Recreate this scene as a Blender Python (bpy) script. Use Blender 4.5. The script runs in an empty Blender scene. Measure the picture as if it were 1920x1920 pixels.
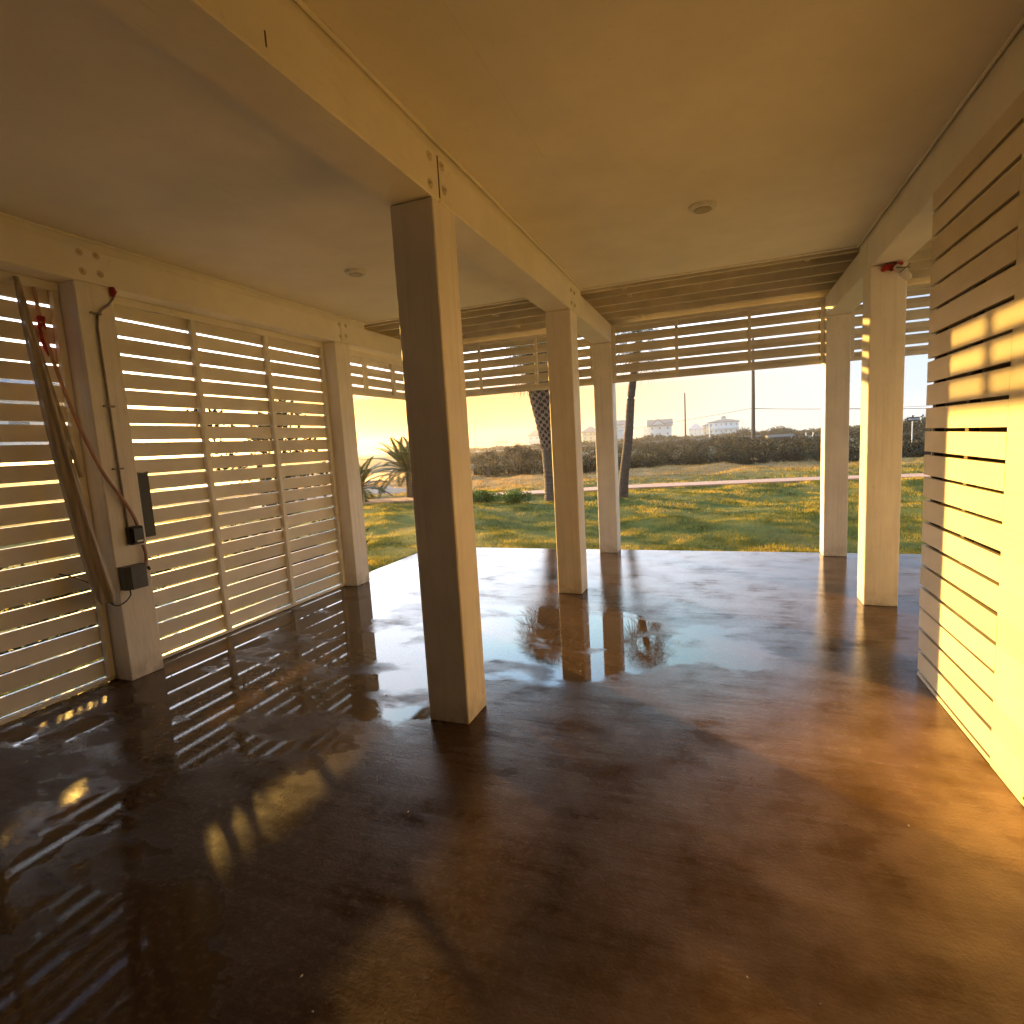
import bpy, math, random
import numpy as np
from mathutils import Vector, Matrix

scene = bpy.context.scene
COL = scene.collection
R = math.radians

# ------------------------------------------------------------ camera
cam_data = bpy.data.cameras.new('camera')
cam = bpy.data.objects.new('camera', cam_data)
COL.objects.link(cam)
right = Vector((0.9339, 0.35303, -0.05665))
down = Vector((-0.00969, -0.13339, -0.99102))
fwd = Vector((-0.35741, 0.92606, -0.12115))
m = Matrix((right, -down, -fwd)).transposed().to_4x4()
m.translation = Vector((0, 0, 1.45))
cam.matrix_world = m
cam_data.sensor_width = 36.0
cam_data.lens = 36.0 * 1030.69 / 1920.0
cam_data.clip_start = 0.05
cam_data.clip_end = 3000
scene.camera = cam

# ------------------------------------------------------------ sky and sun
SUN_EL, SUN_AZ = 6.1, 56.5          # azimuth measured from +Y towards -X
w = bpy.data.worlds.new('World')
scene.world = w
w.use_nodes = True
nt = w.node_tree
nt.nodes.clear()
wo = nt.nodes.new('ShaderNodeOutputWorld')
bg = nt.nodes.new('ShaderNodeBackground')
sky = nt.nodes.new('ShaderNodeTexSky')
sky.sky_type = 'NISHITA'
sky.sun_disc = False
sky.sun_elevation = R(SUN_EL)
sky.sun_rotation = R(-SUN_AZ)
sky.air_density = 1.0
sky.dust_density = 1.3
sky.ozone_density = 3.0
bg.inputs['Strength'].default_value = 0.15
# thin broken cloud drifting through the sky
tc = nt.nodes.new('ShaderNodeTexCoord')
mp = nt.nodes.new('ShaderNodeMapping')
mp.inputs['Scale'].default_value = (1.2, 1.2, 4.5)
nz = nt.nodes.new('ShaderNodeTexNoise')
nz.inputs['Scale'].default_value = 2.6
nz.inputs['Detail'].default_value = 7
nz.inputs['Roughness'].default_value = 0.55
rp = nt.nodes.new('ShaderNodeValToRGB')
rp.color_ramp.elements[0].position = 0.44
rp.color_ramp.elements[0].color = (1.62, 1.5, 1.7, 1)
rp.color_ramp.elements[1].position = 0.72
rp.color_ramp.elements[1].color = (2.1, 2.0, 2.0, 1)
mul = nt.nodes.new('ShaderNodeMixRGB')
mul.blend_type = 'MULTIPLY'
mul.inputs[0].default_value = 1.0
L = nt.links.new
L(tc.outputs['Generated'], mp.inputs['Vector'])
L(mp.outputs['Vector'], nz.inputs['Vector'])
L(nz.outputs['Fac'], rp.inputs['Fac'])
L(sky.outputs['Color'], mul.inputs[1])
L(rp.outputs['Color'], mul.inputs[2])
# the smoky evening air round the low sun keeps that side of the sky a pale yellow
geo = nt.nodes.new('ShaderNodeVectorMath'); geo.operation = 'DOT_PRODUCT'
geo.inputs[1].default_value = (-math.sin(R(SUN_AZ)) * math.cos(R(SUN_EL)), math.cos(R(SUN_AZ)) * math.cos(R(SUN_EL)), math.sin(R(SUN_EL)))
L(tc.outputs['Generated'], geo.inputs[0])
cap = nt.nodes.new('ShaderNodeValToRGB')
els = cap.color_ramp.elements
els[0].position = 0.25; els[0].color = (0.48, 0.60, 0.74, 1)
els[1].position = 0.995; els[1].color = (5.0, 3.2, 1.3, 1)
for p_, c_ in ((0.50, (0.58, 0.60, 0.58, 1)), (0.72, (0.8, 0.52, 0.27, 1)), (0.90, (1.1, 0.44, 0.09, 1)), (0.96, (1.6, 0.62, 0.12, 1))):
    e_ = els.new(p_); e_.color = c_
L(geo.outputs['Value'], cap.inputs['Fac'])
spz = nt.nodes.new('ShaderNodeSeparateXYZ'); L(tc.outputs['Generated'], spz.inputs[0])
mz = nt.nodes.new('ShaderNodeMapRange'); mz.inputs['From Min'].default_value = 0.09; mz.inputs['From Max'].default_value = 0.20
L(spz.outputs['Z'], mz.inputs['Value'])
hi = nt.nodes.new('ShaderNodeValToRGB')
hi.color_ramp.elements[0].position = 0.35; hi.color_ramp.elements[0].color = (0.38, 0.50, 0.70, 1)
hi.color_ramp.elements[1].position = 0.85; hi.color_ramp.elements[1].color = (3.1, 3.4, 3.9, 1)
L(geo.outputs['Value'], hi.inputs['Fac'])
mxz = nt.nodes.new('ShaderNodeMixRGB'); L(hi.outputs['Color'], mxz.inputs[2])
L(mz.outputs['Result'], mxz.inputs[0]); L(cap.outputs['Color'], mxz.inputs[1])
mn = nt.nodes.new('ShaderNodeMixRGB'); mn.blend_type = 'DARKEN'; mn.inputs[0].default_value = 1.0
L(mul.outputs['Color'], mn.inputs[1]); L(mxz.outputs['Color'], mn.inputs[2])
L(mn.outputs['Color'], bg.inputs['Color'])
L(bg.outputs['Background'], wo.inputs['Surface'])

sd = bpy.data.lights.new('sun', 'SUN')
sd.energy = 1.9
sd.angle = R(0.8)
sd.color = (1.0, 0.57, 0.125)
sun = bpy.data.objects.new('sun', sd)
COL.objects.link(sun)
dirv = Vector((-math.sin(R(SUN_AZ)) * math.cos(R(SUN_EL)), math.cos(R(SUN_AZ)) * math.cos(R(SUN_EL)), math.sin(R(SUN_EL))))
sun.rotation_euler = (-dirv).to_track_quat('-Z', 'Y').to_euler()
sun.location = dirv * 50

vs = scene.view_settings
vs.view_transform = 'Standard'
vs.look = 'None'
vs.gamma = 1.0
vs.use_curve_mapping = False
vs.exposure = 3.4
scene.cycles.max_bounces = 14
scene.cycles.diffuse_bounces = 8
scene.cycles.glossy_bounces = 5
scene.cycles.transmission_bounces = 4
scene.cycles.volume_bounces = 1
scene.cycles.sample_clamp_indirect = 6.0

rnd = random.Random(7)
nrg = np.random.default_rng(11)

# ------------------------------------------------------------ material helpers
def newmat(name):
    mt = bpy.data.materials.new(name)
    mt.use_nodes = True
    n = mt.node_tree
    return mt, n, n.nodes['Principled BSDF']

def node(n, t, **kw):
    x = n.nodes.new(t)
    for k, v in kw.items():
        if k in x.inputs:
            x.inputs[k].default_value = v
        else:
            setattr(x, k, v)
    return x

def coords(n, scale=(1, 1, 1), kind='Object', rot=(0, 0, 0)):
    t = node(n, 'ShaderNodeTexCoord')
    mp = node(n, 'ShaderNodeMapping')
    mp.inputs['Scale'].default_value = scale
    mp.inputs['Rotation'].default_value = rot
    n.links.new(t.outputs[kind], mp.inputs['Vector'])
    return mp.outputs['Vector']

def noise(n, vec, scale, detail=5, rough=0.55):
    x = node(n, 'ShaderNodeTexNoise')
    x.inputs['Scale'].default_value = scale
    x.inputs['Detail'].default_value = detail
    x.inputs['Roughness'].default_value = rough
    n.links.new(vec, x.inputs['Vector'])
    return x.outputs['Fac']

def ramp(n, fac, stops):
    x = node(n, 'ShaderNodeValToRGB')
    cr = x.color_ramp
    while len(cr.elements) < len(stops):
        cr.elements.new(0.5)
    for e, (p, c) in zip(cr.elements, stops):
        e.position = p
        e.color = (*c, 1) if len(c) == 3 else c
    n.links.new(fac, x.inputs['Fac'])
    return x.outputs['Color']

def mixc(n, fac, a, b, mode='MIX'):
    x = node(n, 'ShaderNodeMixRGB', blend_type=mode)
    for s, v in ((0, fac), (1, a), (2, b)):
        if isinstance(v, (int, float)):
            x.inputs[s].default_value = v
        elif isinstance(v, tuple):
            x.inputs[s].default_value = (*v, 1)
        else:
            n.links.new(v, x.inputs[s])
    return x.outputs['Color']

def mth(n, op, a, b=0.0, clamp=False):
    x = node(n, 'ShaderNodeMath', operation=op)
    x.use_clamp = clamp
    for s, v in ((0, a), (1, b)):
        if isinstance(v, (int, float)):
            x.inputs[s].default_value = v
        else:
            n.links.new(v, x.inputs[s])
    return x.outputs['Value']

def bump(n, bs, h, strength, dist=0.01):
    b = node(n, 'ShaderNodeBump')
    b.inputs['Strength'].default_value = strength
    b.inputs['Distance'].default_value = dist
    n.links.new(h, b.inputs['Height'])
    n.links.new(b.outputs['Normal'], bs.inputs['Normal'])
    return b

def paint(name, col, rough=0.5, grain=(1, 1, 1), dirt=0.16, bstr=0.25):
    """brushed exterior paint over timber: uneven tone, fine grain, a few scuffs and nail stains"""
    mt, n, b = newmat(name)
    v = coords(n, (1, 1, 1), 'Object')
    g = coords(n, grain, 'Object')
    n1 = noise(n, v, 2.3, 6, 0.6)
    n2 = noise(n, g, 26, 4, 0.6)
    n3 = noise(n, v, 9.0, 8, 0.7)
    c = ramp(n, n1, [(0.3, tuple(x * (1 - dirt) for x in col)), (0.7, col)])
    c = mixc(n, mth(n, 'MULTIPLY', ramp(n, n3, [(0.64, (0, 0, 0)), (0.80, (1, 1, 1))]), 0.55), c, tuple(x * 0.42 for x in col))
    sp = node(n, 'ShaderNodeSeparateXYZ'); to = node(n, 'ShaderNodeTexCoord'); n.links.new(to.outputs['Object'], sp.inputs[0])
    if name.startswith('slat'):
        wn_ = node(n, 'ShaderNodeTexWhiteNoise', noise_dimensions='1D')
        n.links.new(mth(n, 'FLOOR', mth(n, 'DIVIDE', mth(n, 'SUBTRACT', sp.outputs['Z'], 0.036), 0.1233)), wn_.inputs['W'])
        c = mixc(n, 1.0, c, ramp(n, wn_.outputs['Value'], [(0.0, (0.82, 0.81, 0.79)), (1.0, (1.0, 1.0, 1.0))]), 'MULTIPLY')
    if name == 'post_paint':
        ft = mth(n, 'SUBTRACT', 1.0, mth(n, 'DIVIDE', sp.outputs['Z'], 0.16), True)
        c = mixc(n, mth(n, 'MULTIPLY', ft, mth(n, 'MULTIPLY', ramp(n, n3, [(0.38, (0, 0, 0)), (0.6, (1, 1, 1))]), .55)), c, (0.22, 0.16, 0.10))
        c = mixc(n, mth(n, 'MULTIPLY', ramp(n, noise(n, coords(n, (9, 9, .35)), 3.0, 5, .6), [(0.5, (0, 0, 0)), (0.75, (1, 1, 1))]), .28), c, (0.42, 0.36, 0.27))
    c = mixc(n, mth(n, 'MULTIPLY', ramp(n, noise(n, g, 40, 3, .7), [(0.60, (0, 0, 0)), (0.72, (1, 1, 1))]), .22), c, tuple(x * .55 for x in col))
    n.links.new(c, b.inputs['Base Color'])
    n.links.new(ramp(n, n1, [(0.3, (rough + .1,) * 3), (0.7, (rough - .08,) * 3)]), b.inputs['Roughness'])
    bump(n, b, n2, bstr, 0.004)
    return mt

def flat(name, col, rough=0.6, metal=0.0, nscale=12, var=0.25, bstr=0.15):
    mt, n, b = newmat(name)
    v = coords(n)
    f = noise(n, v, nscale, 5, 0.6)
    n.links.new(ramp(n, f, [(0.3, tuple(x * (1 - var) for x in col)), (0.7, tuple(min(1, x * (1 + var * .5)) for x in col))]), b.inputs['Base Color'])
    b.inputs['Roughness'].default_value = rough
    b.inputs['Metallic'].default_value = metal
    bump(n, b, f, bstr, 0.004)
    return mt

CREAM = (0.87, 0.82, 0.73)
M_post = paint('post_paint', CREAM, 0.55, (1.5, 1.5, 0.25), 0.16, 0.9)
M_beam = paint('beam_paint', (0.86, 0.81, 0.71), 0.55, (1.5, 0.2, 1.5), 0.14, 0.3)
M_slatY = paint('slat_paint', (0.86, 0.81, 0.72), 0.5, (2, 0.12, 2), 0.18, 0.4)
M_slatX = paint('slat_paint_far', (0.84, 0.79, 0.68), 0.5, (0.12, 2, 2), 0.18, 0.4)
M_slatR = paint('slat_paint_sunlit', (0.84, 0.74, 0.56), 0.5, (2, 0.12, 2), 0.18, 0.4)  # same slat paint, yellowed to carry the golden sunlight on the right wall
M_frame = paint('frame_paint', (0.84, 0.79, 0.68), 0.5, (1, 1, 0.3), 0.2, 0.3)
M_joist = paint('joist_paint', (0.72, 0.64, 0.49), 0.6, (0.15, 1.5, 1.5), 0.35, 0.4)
M_ceil = paint('ceiling_paint', (0.86, 0.81, 0.71), 0.6, (1, 1, 1), 0.10, 0.15)
M_bolt = flat('painted_bolt', (0.68, 0.59, 0.44), 0.5, 0.3)
M_dark = flat('dark_timber', (0.10, 0.08, 0.06), 0.8)
M_black = flat('black_plastic', (0.012, 0.012, 0.013), 0.35, 0, 30, .2, .05)
M_grey = flat('grey_plastic', (0.10, 0.105, 0.11), 0.45, 0, 30, .15, .05)
M_tape = flat('dark_tape', (0.035, 0.035, 0.03), 0.5)
M_white = flat('white_plastic', (0.75, 0.74, 0.70), 0.4)
M_lens = flat('light_lens', (0.42, 0.36, 0.28), 0.35)
M_pink = flat('pink_conduit', (0.50, 0.28, 0.20), 0.45)
M_red = flat('red_foam', (0.38, 0.02, 0.01), 0.75, 0, 60, .6, .9)
M_cond = flat('grey_conduit', (0.30, 0.26, 0.20), 0.5, 0.2)

# sheeting hanging in the left bay
M_sheet, n, b = newmat('grey_sheeting')
v = coords(n, (6, 6, 0.5))
f = noise(n, v, 5, 5)
n.links.new(ramp(n, f, [(0.35, (0.30, 0.24, 0.17)), (0.65, (0.50, 0.42, 0.31))]), b.inputs['Base Color'])
b.inputs['Roughness'].default_value = 0.3
bump(n, b, f, 0.4, 0.01)

# wet brown stained concrete
M_floor, n, b = newmat('wet_concrete')
v = coords(n)
big = noise(n, v, 0.9, 5, 0.55)
mid = noise(n, v, 3.2, 6, 0.6)
streakv = coords(n, (0.35, 3.2, 1), 'Object', (0, 0, R(-12)))
streak = noise(n, streakv, 5.0, 6, 0.65)
fine = noise(n, v, 90, 4, 0.6)
c1 = ramp(n, big, [(0.32, (0.045, 0.027, 0.014)), (0.5, (0.085, 0.052, 0.027)), (0.68, (0.15, 0.096, 0.052))])
c2 = mixc(n, 0.45, c1, ramp(n, mid, [(0.35, (0.05, 0.028, 0.015)), (0.65, (0.14, 0.084, 0.045))]))
c3 = mixc(n, 0.2, c2, ramp(n, streak, [(0.3, (0.05, 0.03, 0.018)), (0.7, (0.15, 0.092, 0.052))]))
c3 = mixc(n, ramp(n, noise(n, v, 0.45, 4, .5), [(0.42, (0, 0, 0)), (0.62, (1, 1, 1))]), c3, (0.05, 0.029, 0.016))
def blob(x, y, rx, ry):
    t = node(n, 'ShaderNodeTexCoord')
    mp = node(n, 'ShaderNodeMapping')
    mp.inputs['Location'].default_value = (-x / rx, -y / ry, 0)
    mp.inputs['Scale'].default_value = (1 / rx, 1 / ry, 0)
    n.links.new(t.outputs['Object'], mp.inputs['Vector'])
    ln = node(n, 'ShaderNodeVectorMath', operation='LENGTH')
    n.links.new(mp.outputs['Vector'], ln.inputs[0])
    return mth(n, 'SUBTRACT', 1.0, ln.outputs['Value'], True)
sheenb = mth(n, 'ADD', blob(1.0, 1.6, 1.5, 2.2), mth(n, 'MULTIPLY', blob(.3, .6, 1.4, .9), .6), True)  # golden sun sheen by the right wall, painted into the base colour
c3 = mixc(n, mth(n, 'MULTIPLY', ramp(n, noise(n, v, 34, 6, .75), [(0.5, (0, 0, 0)), (0.68, (1, 1, 1))]), .5), c3, (0.17, 0.115, 0.07))
c3 = mixc(n, sheenb, c3, ramp(n, mth(n, 'ADD', mth(n, 'MULTIPLY', streak, .15), mth(n, 'MULTIPLY', mid, .85)), [(0.35, (0.22, 0.130, 0.058)), (0.65, (0.46, 0.290, 0.140))]))
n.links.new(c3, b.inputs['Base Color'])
wet = mth(n, 'ADD', blob(-2.75, 2.9, 1.7, 2.0), mth(n, 'ADD', mth(n, 'ADD', blob(-1.25, 3.8, 1.0, 1.0), blob(-.42, 3.8, 1.0, .8)), mth(n, 'ADD', blob(-3.7, 4.3, 1.0, 2.4), blob(-1.9, 0.9, 1.0, 0.5))))
wn = noise(n, coords(n, (1, 1.5, 1)), 1.7, 5, 0.5)
pud = mth(n, 'ADD', mth(n, 'MULTIPLY', mth(n, 'MINIMUM', wet, 0.6), 0.80), mth(n, 'ADD', mth(n, 'MULTIPLY', wn, 2.1), -0.74))
pmask = ramp(n, pud, [(0.54, (0, 0, 0)), (0.70, (1, 1, 1))])
sy_ = node(n, 'ShaderNodeSeparateXYZ'); ty_ = node(n, 'ShaderNodeTexCoord'); n.links.new(ty_.outputs['Object'], sy_.inputs[0])
dryness = mth(n, 'DIVIDE', mth(n, 'SUBTRACT', 4.2, sy_.outputs['Y']), 3.0, True)
rd0 = ramp(n, mth(n, 'ADD', mth(n, 'MULTIPLY', streak, 0.3), mth(n, 'MULTIPLY', mid, 0.7)), [(0.35, (0.045,) * 3), (0.65, (0.17,) * 3)])
rdry = mixc(n, 1.0, rd0, mixc(n, dryness, (0.0, 0.0, 0.0), (0.26, 0.26, 0.26)), 'ADD')
pmask = mth(n, 'MULTIPLY', pmask, mth(n, 'MULTIPLY', wet, 5.0, True))
rr = mixc(n, pmask, rdry, (0.018, 0.018, 0.018))
n.links.new(rr, b.inputs['Roughness'])
b.inputs['IOR'].default_value = 1.42
spec = ramp(n, mth(n, 'ADD', mth(n, 'MULTIPLY', streak, 0.35), mth(n, 'MULTIPLY', mid, 0.65)), [(0.38, (0.04,) * 3), (0.62, (0.40,) * 3)])
n.links.new(mixc(n, pmask, spec, (0.55, 0.55, 0.55)), b.inputs['Specular IOR Level'])
hh = mth(n, 'ADD', mth(n, 'MULTIPLY', streak, 0.45), mth(n, 'MULTIPLY', fine, 0.40))
bp = bump(n, b, hh, 0.5, 0.006)
n.links.new(mth(n, 'MULTIPLY', mth(n, 'ADD', mth(n, 'MULTIPLY', dryness, 0.40), 0.22), mth(n, 'SUBTRACT', 1.0, mth(n, 'MULTIPLY', pmask, 0.96))), bp.inputs['Strength'])

# lawn soil and turf
def grasscol(n, v):
    a = noise(n, v, 0.35, 5, 0.6)
    a2 = noise(n, v, 2.2, 5, 0.6)
    c = ramp(n, a, [(0.30, (0.05, 0.075, 0.012)), (0.46, (0.11, 0.125, 0.02)), (0.60, (0.20, 0.165, 0.04)), (0.74, (0.28, 0.18, 0.075))])
    return mixc(n, 0.5, c, ramp(n, a2, [(0.3, (0.035, 0.06, 0.010)), (0.55, (0.11, 0.12, 0.02)), (0.75, (0.20, 0.14, 0.05))]))
M_ground, n, b = newmat('turf_ground')
v = coords(n)
gc = grasscol(n, v)
sep = node(n, 'ShaderNodeSeparateXYZ')
tcg = node(n, 'ShaderNodeTexCoord')
n.links.new(tcg.outputs['Object'], sep.inputs[0])
far = mth(n, 'DIVIDE', mth(n, 'SUBTRACT', mth(n, 'SUBTRACT', sep.outputs['Y'], mth(n, 'MULTIPLY', sep.outputs['X'], 0.55)), 17.0), 9.0, True)
far = mth(n, 'MULTIPLY', far, 0.85)
gc = mixc(n, far, gc, ramp(n, noise(n, v, 1.3, 6, .65), [(0.3, (0.22, 0.14, 0.055)), (0.7, (0.46, 0.27, 0.13))]))
vf = mth(n, 'DIVIDE', mth(n, 'SUBTRACT', sep.outputs['Y'], 30.0), 10.0, True)
gc = mixc(n, vf, gc, ramp(n, noise(n, v, 0.2, 6, .65), [(0.3, (0.04, 0.045, 0.02)), (0.7, (0.11, 0.09, 0.045))]))
n.links.new(gc, b.inputs['Base Color'])
b.inputs['Roughness'].default_value = 0.95
b.inputs['Specular IOR Level'].default_value = 0.1
bump(n, b, noise(n, v, 22, 6, 0.7), 0.9, 0.05)

def leafmat(name, ramps, scale=1.5, trans=0.45, rough=0.6, far=False):
    mt = bpy.data.materials.new(name)
    mt.use_nodes = True
    n = mt.node_tree
    b = n.nodes['Principled BSDF']
    out = n.nodes['Material Output']
    v = coords(n)
    c = ramp(n, noise(n, v, scale, 6, 0.65), ramps)
    if far:
        t0 = node(n, 'ShaderNodeTexCoord'); s0 = node(n, 'ShaderNodeSeparateXYZ'); n.links.new(t0.outputs['Object'], s0.inputs[0])
        f0 = mth(n, 'DIVIDE', mth(n, 'SUBTRACT', mth(n, 'SUBTRACT', s0.outputs['Y'], mth(n, 'MULTIPLY', s0.outputs['X'], 0.55)), 18.5), 5.0, True)
        c = mixc(n, mth(n, 'MULTIPLY', f0, 0.82), c, ramp(n, noise(n, v, 1.1, 6, .65), [(0.3, (0.22, 0.14, 0.05)), (0.7, (0.48, 0.27, 0.12))]))
    b.inputs['Roughness'].default_value = rough
    b.inputs['Specular IOR Level'].default_value = 0.25
    n.links.new(c, b.inputs['Base Color'])
    t = node(n, 'ShaderNodeBsdfTranslucent')
    n.links.new(mixc(n, 1.0, c, (1.0, 1.0, 0.55), 'MULTIPLY'), t.inputs['Color'])
    mx = node(n, 'ShaderNodeMixShader')
    mx.inputs[0].default_value = trans
    n.links.new(b.outputs[0], mx.inputs[1])
    n.links.new(t.outputs[0], mx.inputs[2])
    n.links.new(mx.outputs[0], out.inputs['Surface'])
    return mt
M_grass = leafmat('grass_blades', [(0.33, (0.035, 0.046, 0.010)), (0.48, (0.11, 0.112, 0.018)), (0.57, (0.48, 0.33, 0.05)), (0.70, (0.56, 0.30, 0.09))], 1.1, 0.55, .6, True)
M_scrub = leafmat('scrub_leaves', [(0.36, (0.008, 0.009, 0.005)), (0.48, (0.022, 0.022, 0.010)), (0.58, (0.038, 0.036, 0.017)), (0.70, (0.08, 0.068, 0.038))], 0.9, 0.15, .8)
M_scrub2 = leafmat('dark_bush_leaves', [(0.30, (0.010, 0.014, 0.006)), (0.7, (0.03, 0.033, 0.014))], 0.6, 0.2, .8)
M_twig = flat('dry_twigs', (0.16, 0.115, 0.075), 0.9)
M_palm = leafmat('palm_leaves', [(0.3, (0.022, 0.045, 0.012)), (0.7, (0.05, 0.08, 0.02))], 4, 0.15, 0.5)
M_deadfrond = leafmat('dead_fronds', [(0.3, (0.12, 0.08, 0.04)), (0.7, (0.24, 0.17, 0.09))], 4, 0.3, 0.8)
M_hedge = leafmat('green_ground_shrub', [(0.3, (0.04, 0.09, 0.012)), (0.7, (0.12, 0.19, 0.03))], 6, 0.45, 0.5)
M_trunk = flat('palm_trunk', (0.10, 0.072, 0.055), 0.9, 0, 18, .5, 1.0)
M_core = flat('palm_boot_core', (0.035, 0.022, 0.016), 0.95, 0, 18, .5, .8)
M_boot = flat('palm_boots', (0.25, 0.17, 0.13), 0.85, 0, 9, .45, .6)
M_path = flat('pink_concrete', (0.50, 0.27, 0.16), 0.85, 0, 3, .22, .2)
M_sand = flat('sandy_soil', (0.46, 0.32, 0.21), 0.95, 0, 2.2, .4, .8)
M_road = flat('asphalt', (0.07, 0.07, 0.07), 0.85)
M_pole = flat('utility_timber', (0.06, 0.045, 0.035), 0.9)
M_wire = flat('cable_black', (0.02, 0.02, 0.02), 0.6)
M_metal = flat('galvanised_metal', (0.22, 0.21, 0.20), 0.8, .2)
M_wpole = flat('white_pole_paint', (0.72, 0.70, 0.66), 0.6)
M_signk = flat('sign_black', (0.012, 0.014, 0.02), 0.5)
M_signw = flat('sign_white', (0.80, 0.80, 0.80), 0.5)
M_hblue = flat('siding_pale_blue', (0.62, 0.76, 0.84), 0.7, 0, 3, .06)
M_hteal = flat('siding_turquoise', (0.42, 0.68, 0.74), 0.7, 0, 3, .06)
M_hyell = flat('siding_yellow', (0.80, 0.66, 0.38), 0.7, 0, 3, .06)
M_hwhite = flat('siding_white', (0.78, 0.79, 0.80), 0.7, 0, 3, .06)
M_roof = flat('roof_grey', (0.20, 0.19, 0.19), 0.85, 0, 4, .2)
M_roofb = flat('roof_blue', (0.30, 0.37, 0.50), 0.8, 0, 4, .15)
M_glass = flat('window_glass', (0.22, 0.27, 0.31), 0.3)

M_water, n, b = newmat('pond_water')
b.inputs['Base Color'].default_value = (0.03, 0.035, 0.03, 1)
b.inputs['Roughness'].default_value = 0.06
b.inputs['IOR'].default_value = 1.33
bump(n, b, noise(n, coords(n, (1, 2.5, 1)), 3, 4), 0.12, 0.03)

# ------------------------------------------------------------ object helpers
def link(o, parent=None):
    COL.objects.link(o)
    if parent is not None:
        o.parent = parent
    return o

def tag(o, label=None, cat=None, group=None, kind=None):
    if label: o['label'] = label
    if cat: o['category'] = cat
    if group: o['group'] = group
    if kind: o['kind'] = kind
    return o

def empty(name, loc=(0, 0, 0), rz=0.0):
    o = bpy.data.objects.new(name, None)
    o.empty_display_size = 0.2
    o.location = loc
    o.rotation_euler = (0, 0, rz)
    return link(o)

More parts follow.
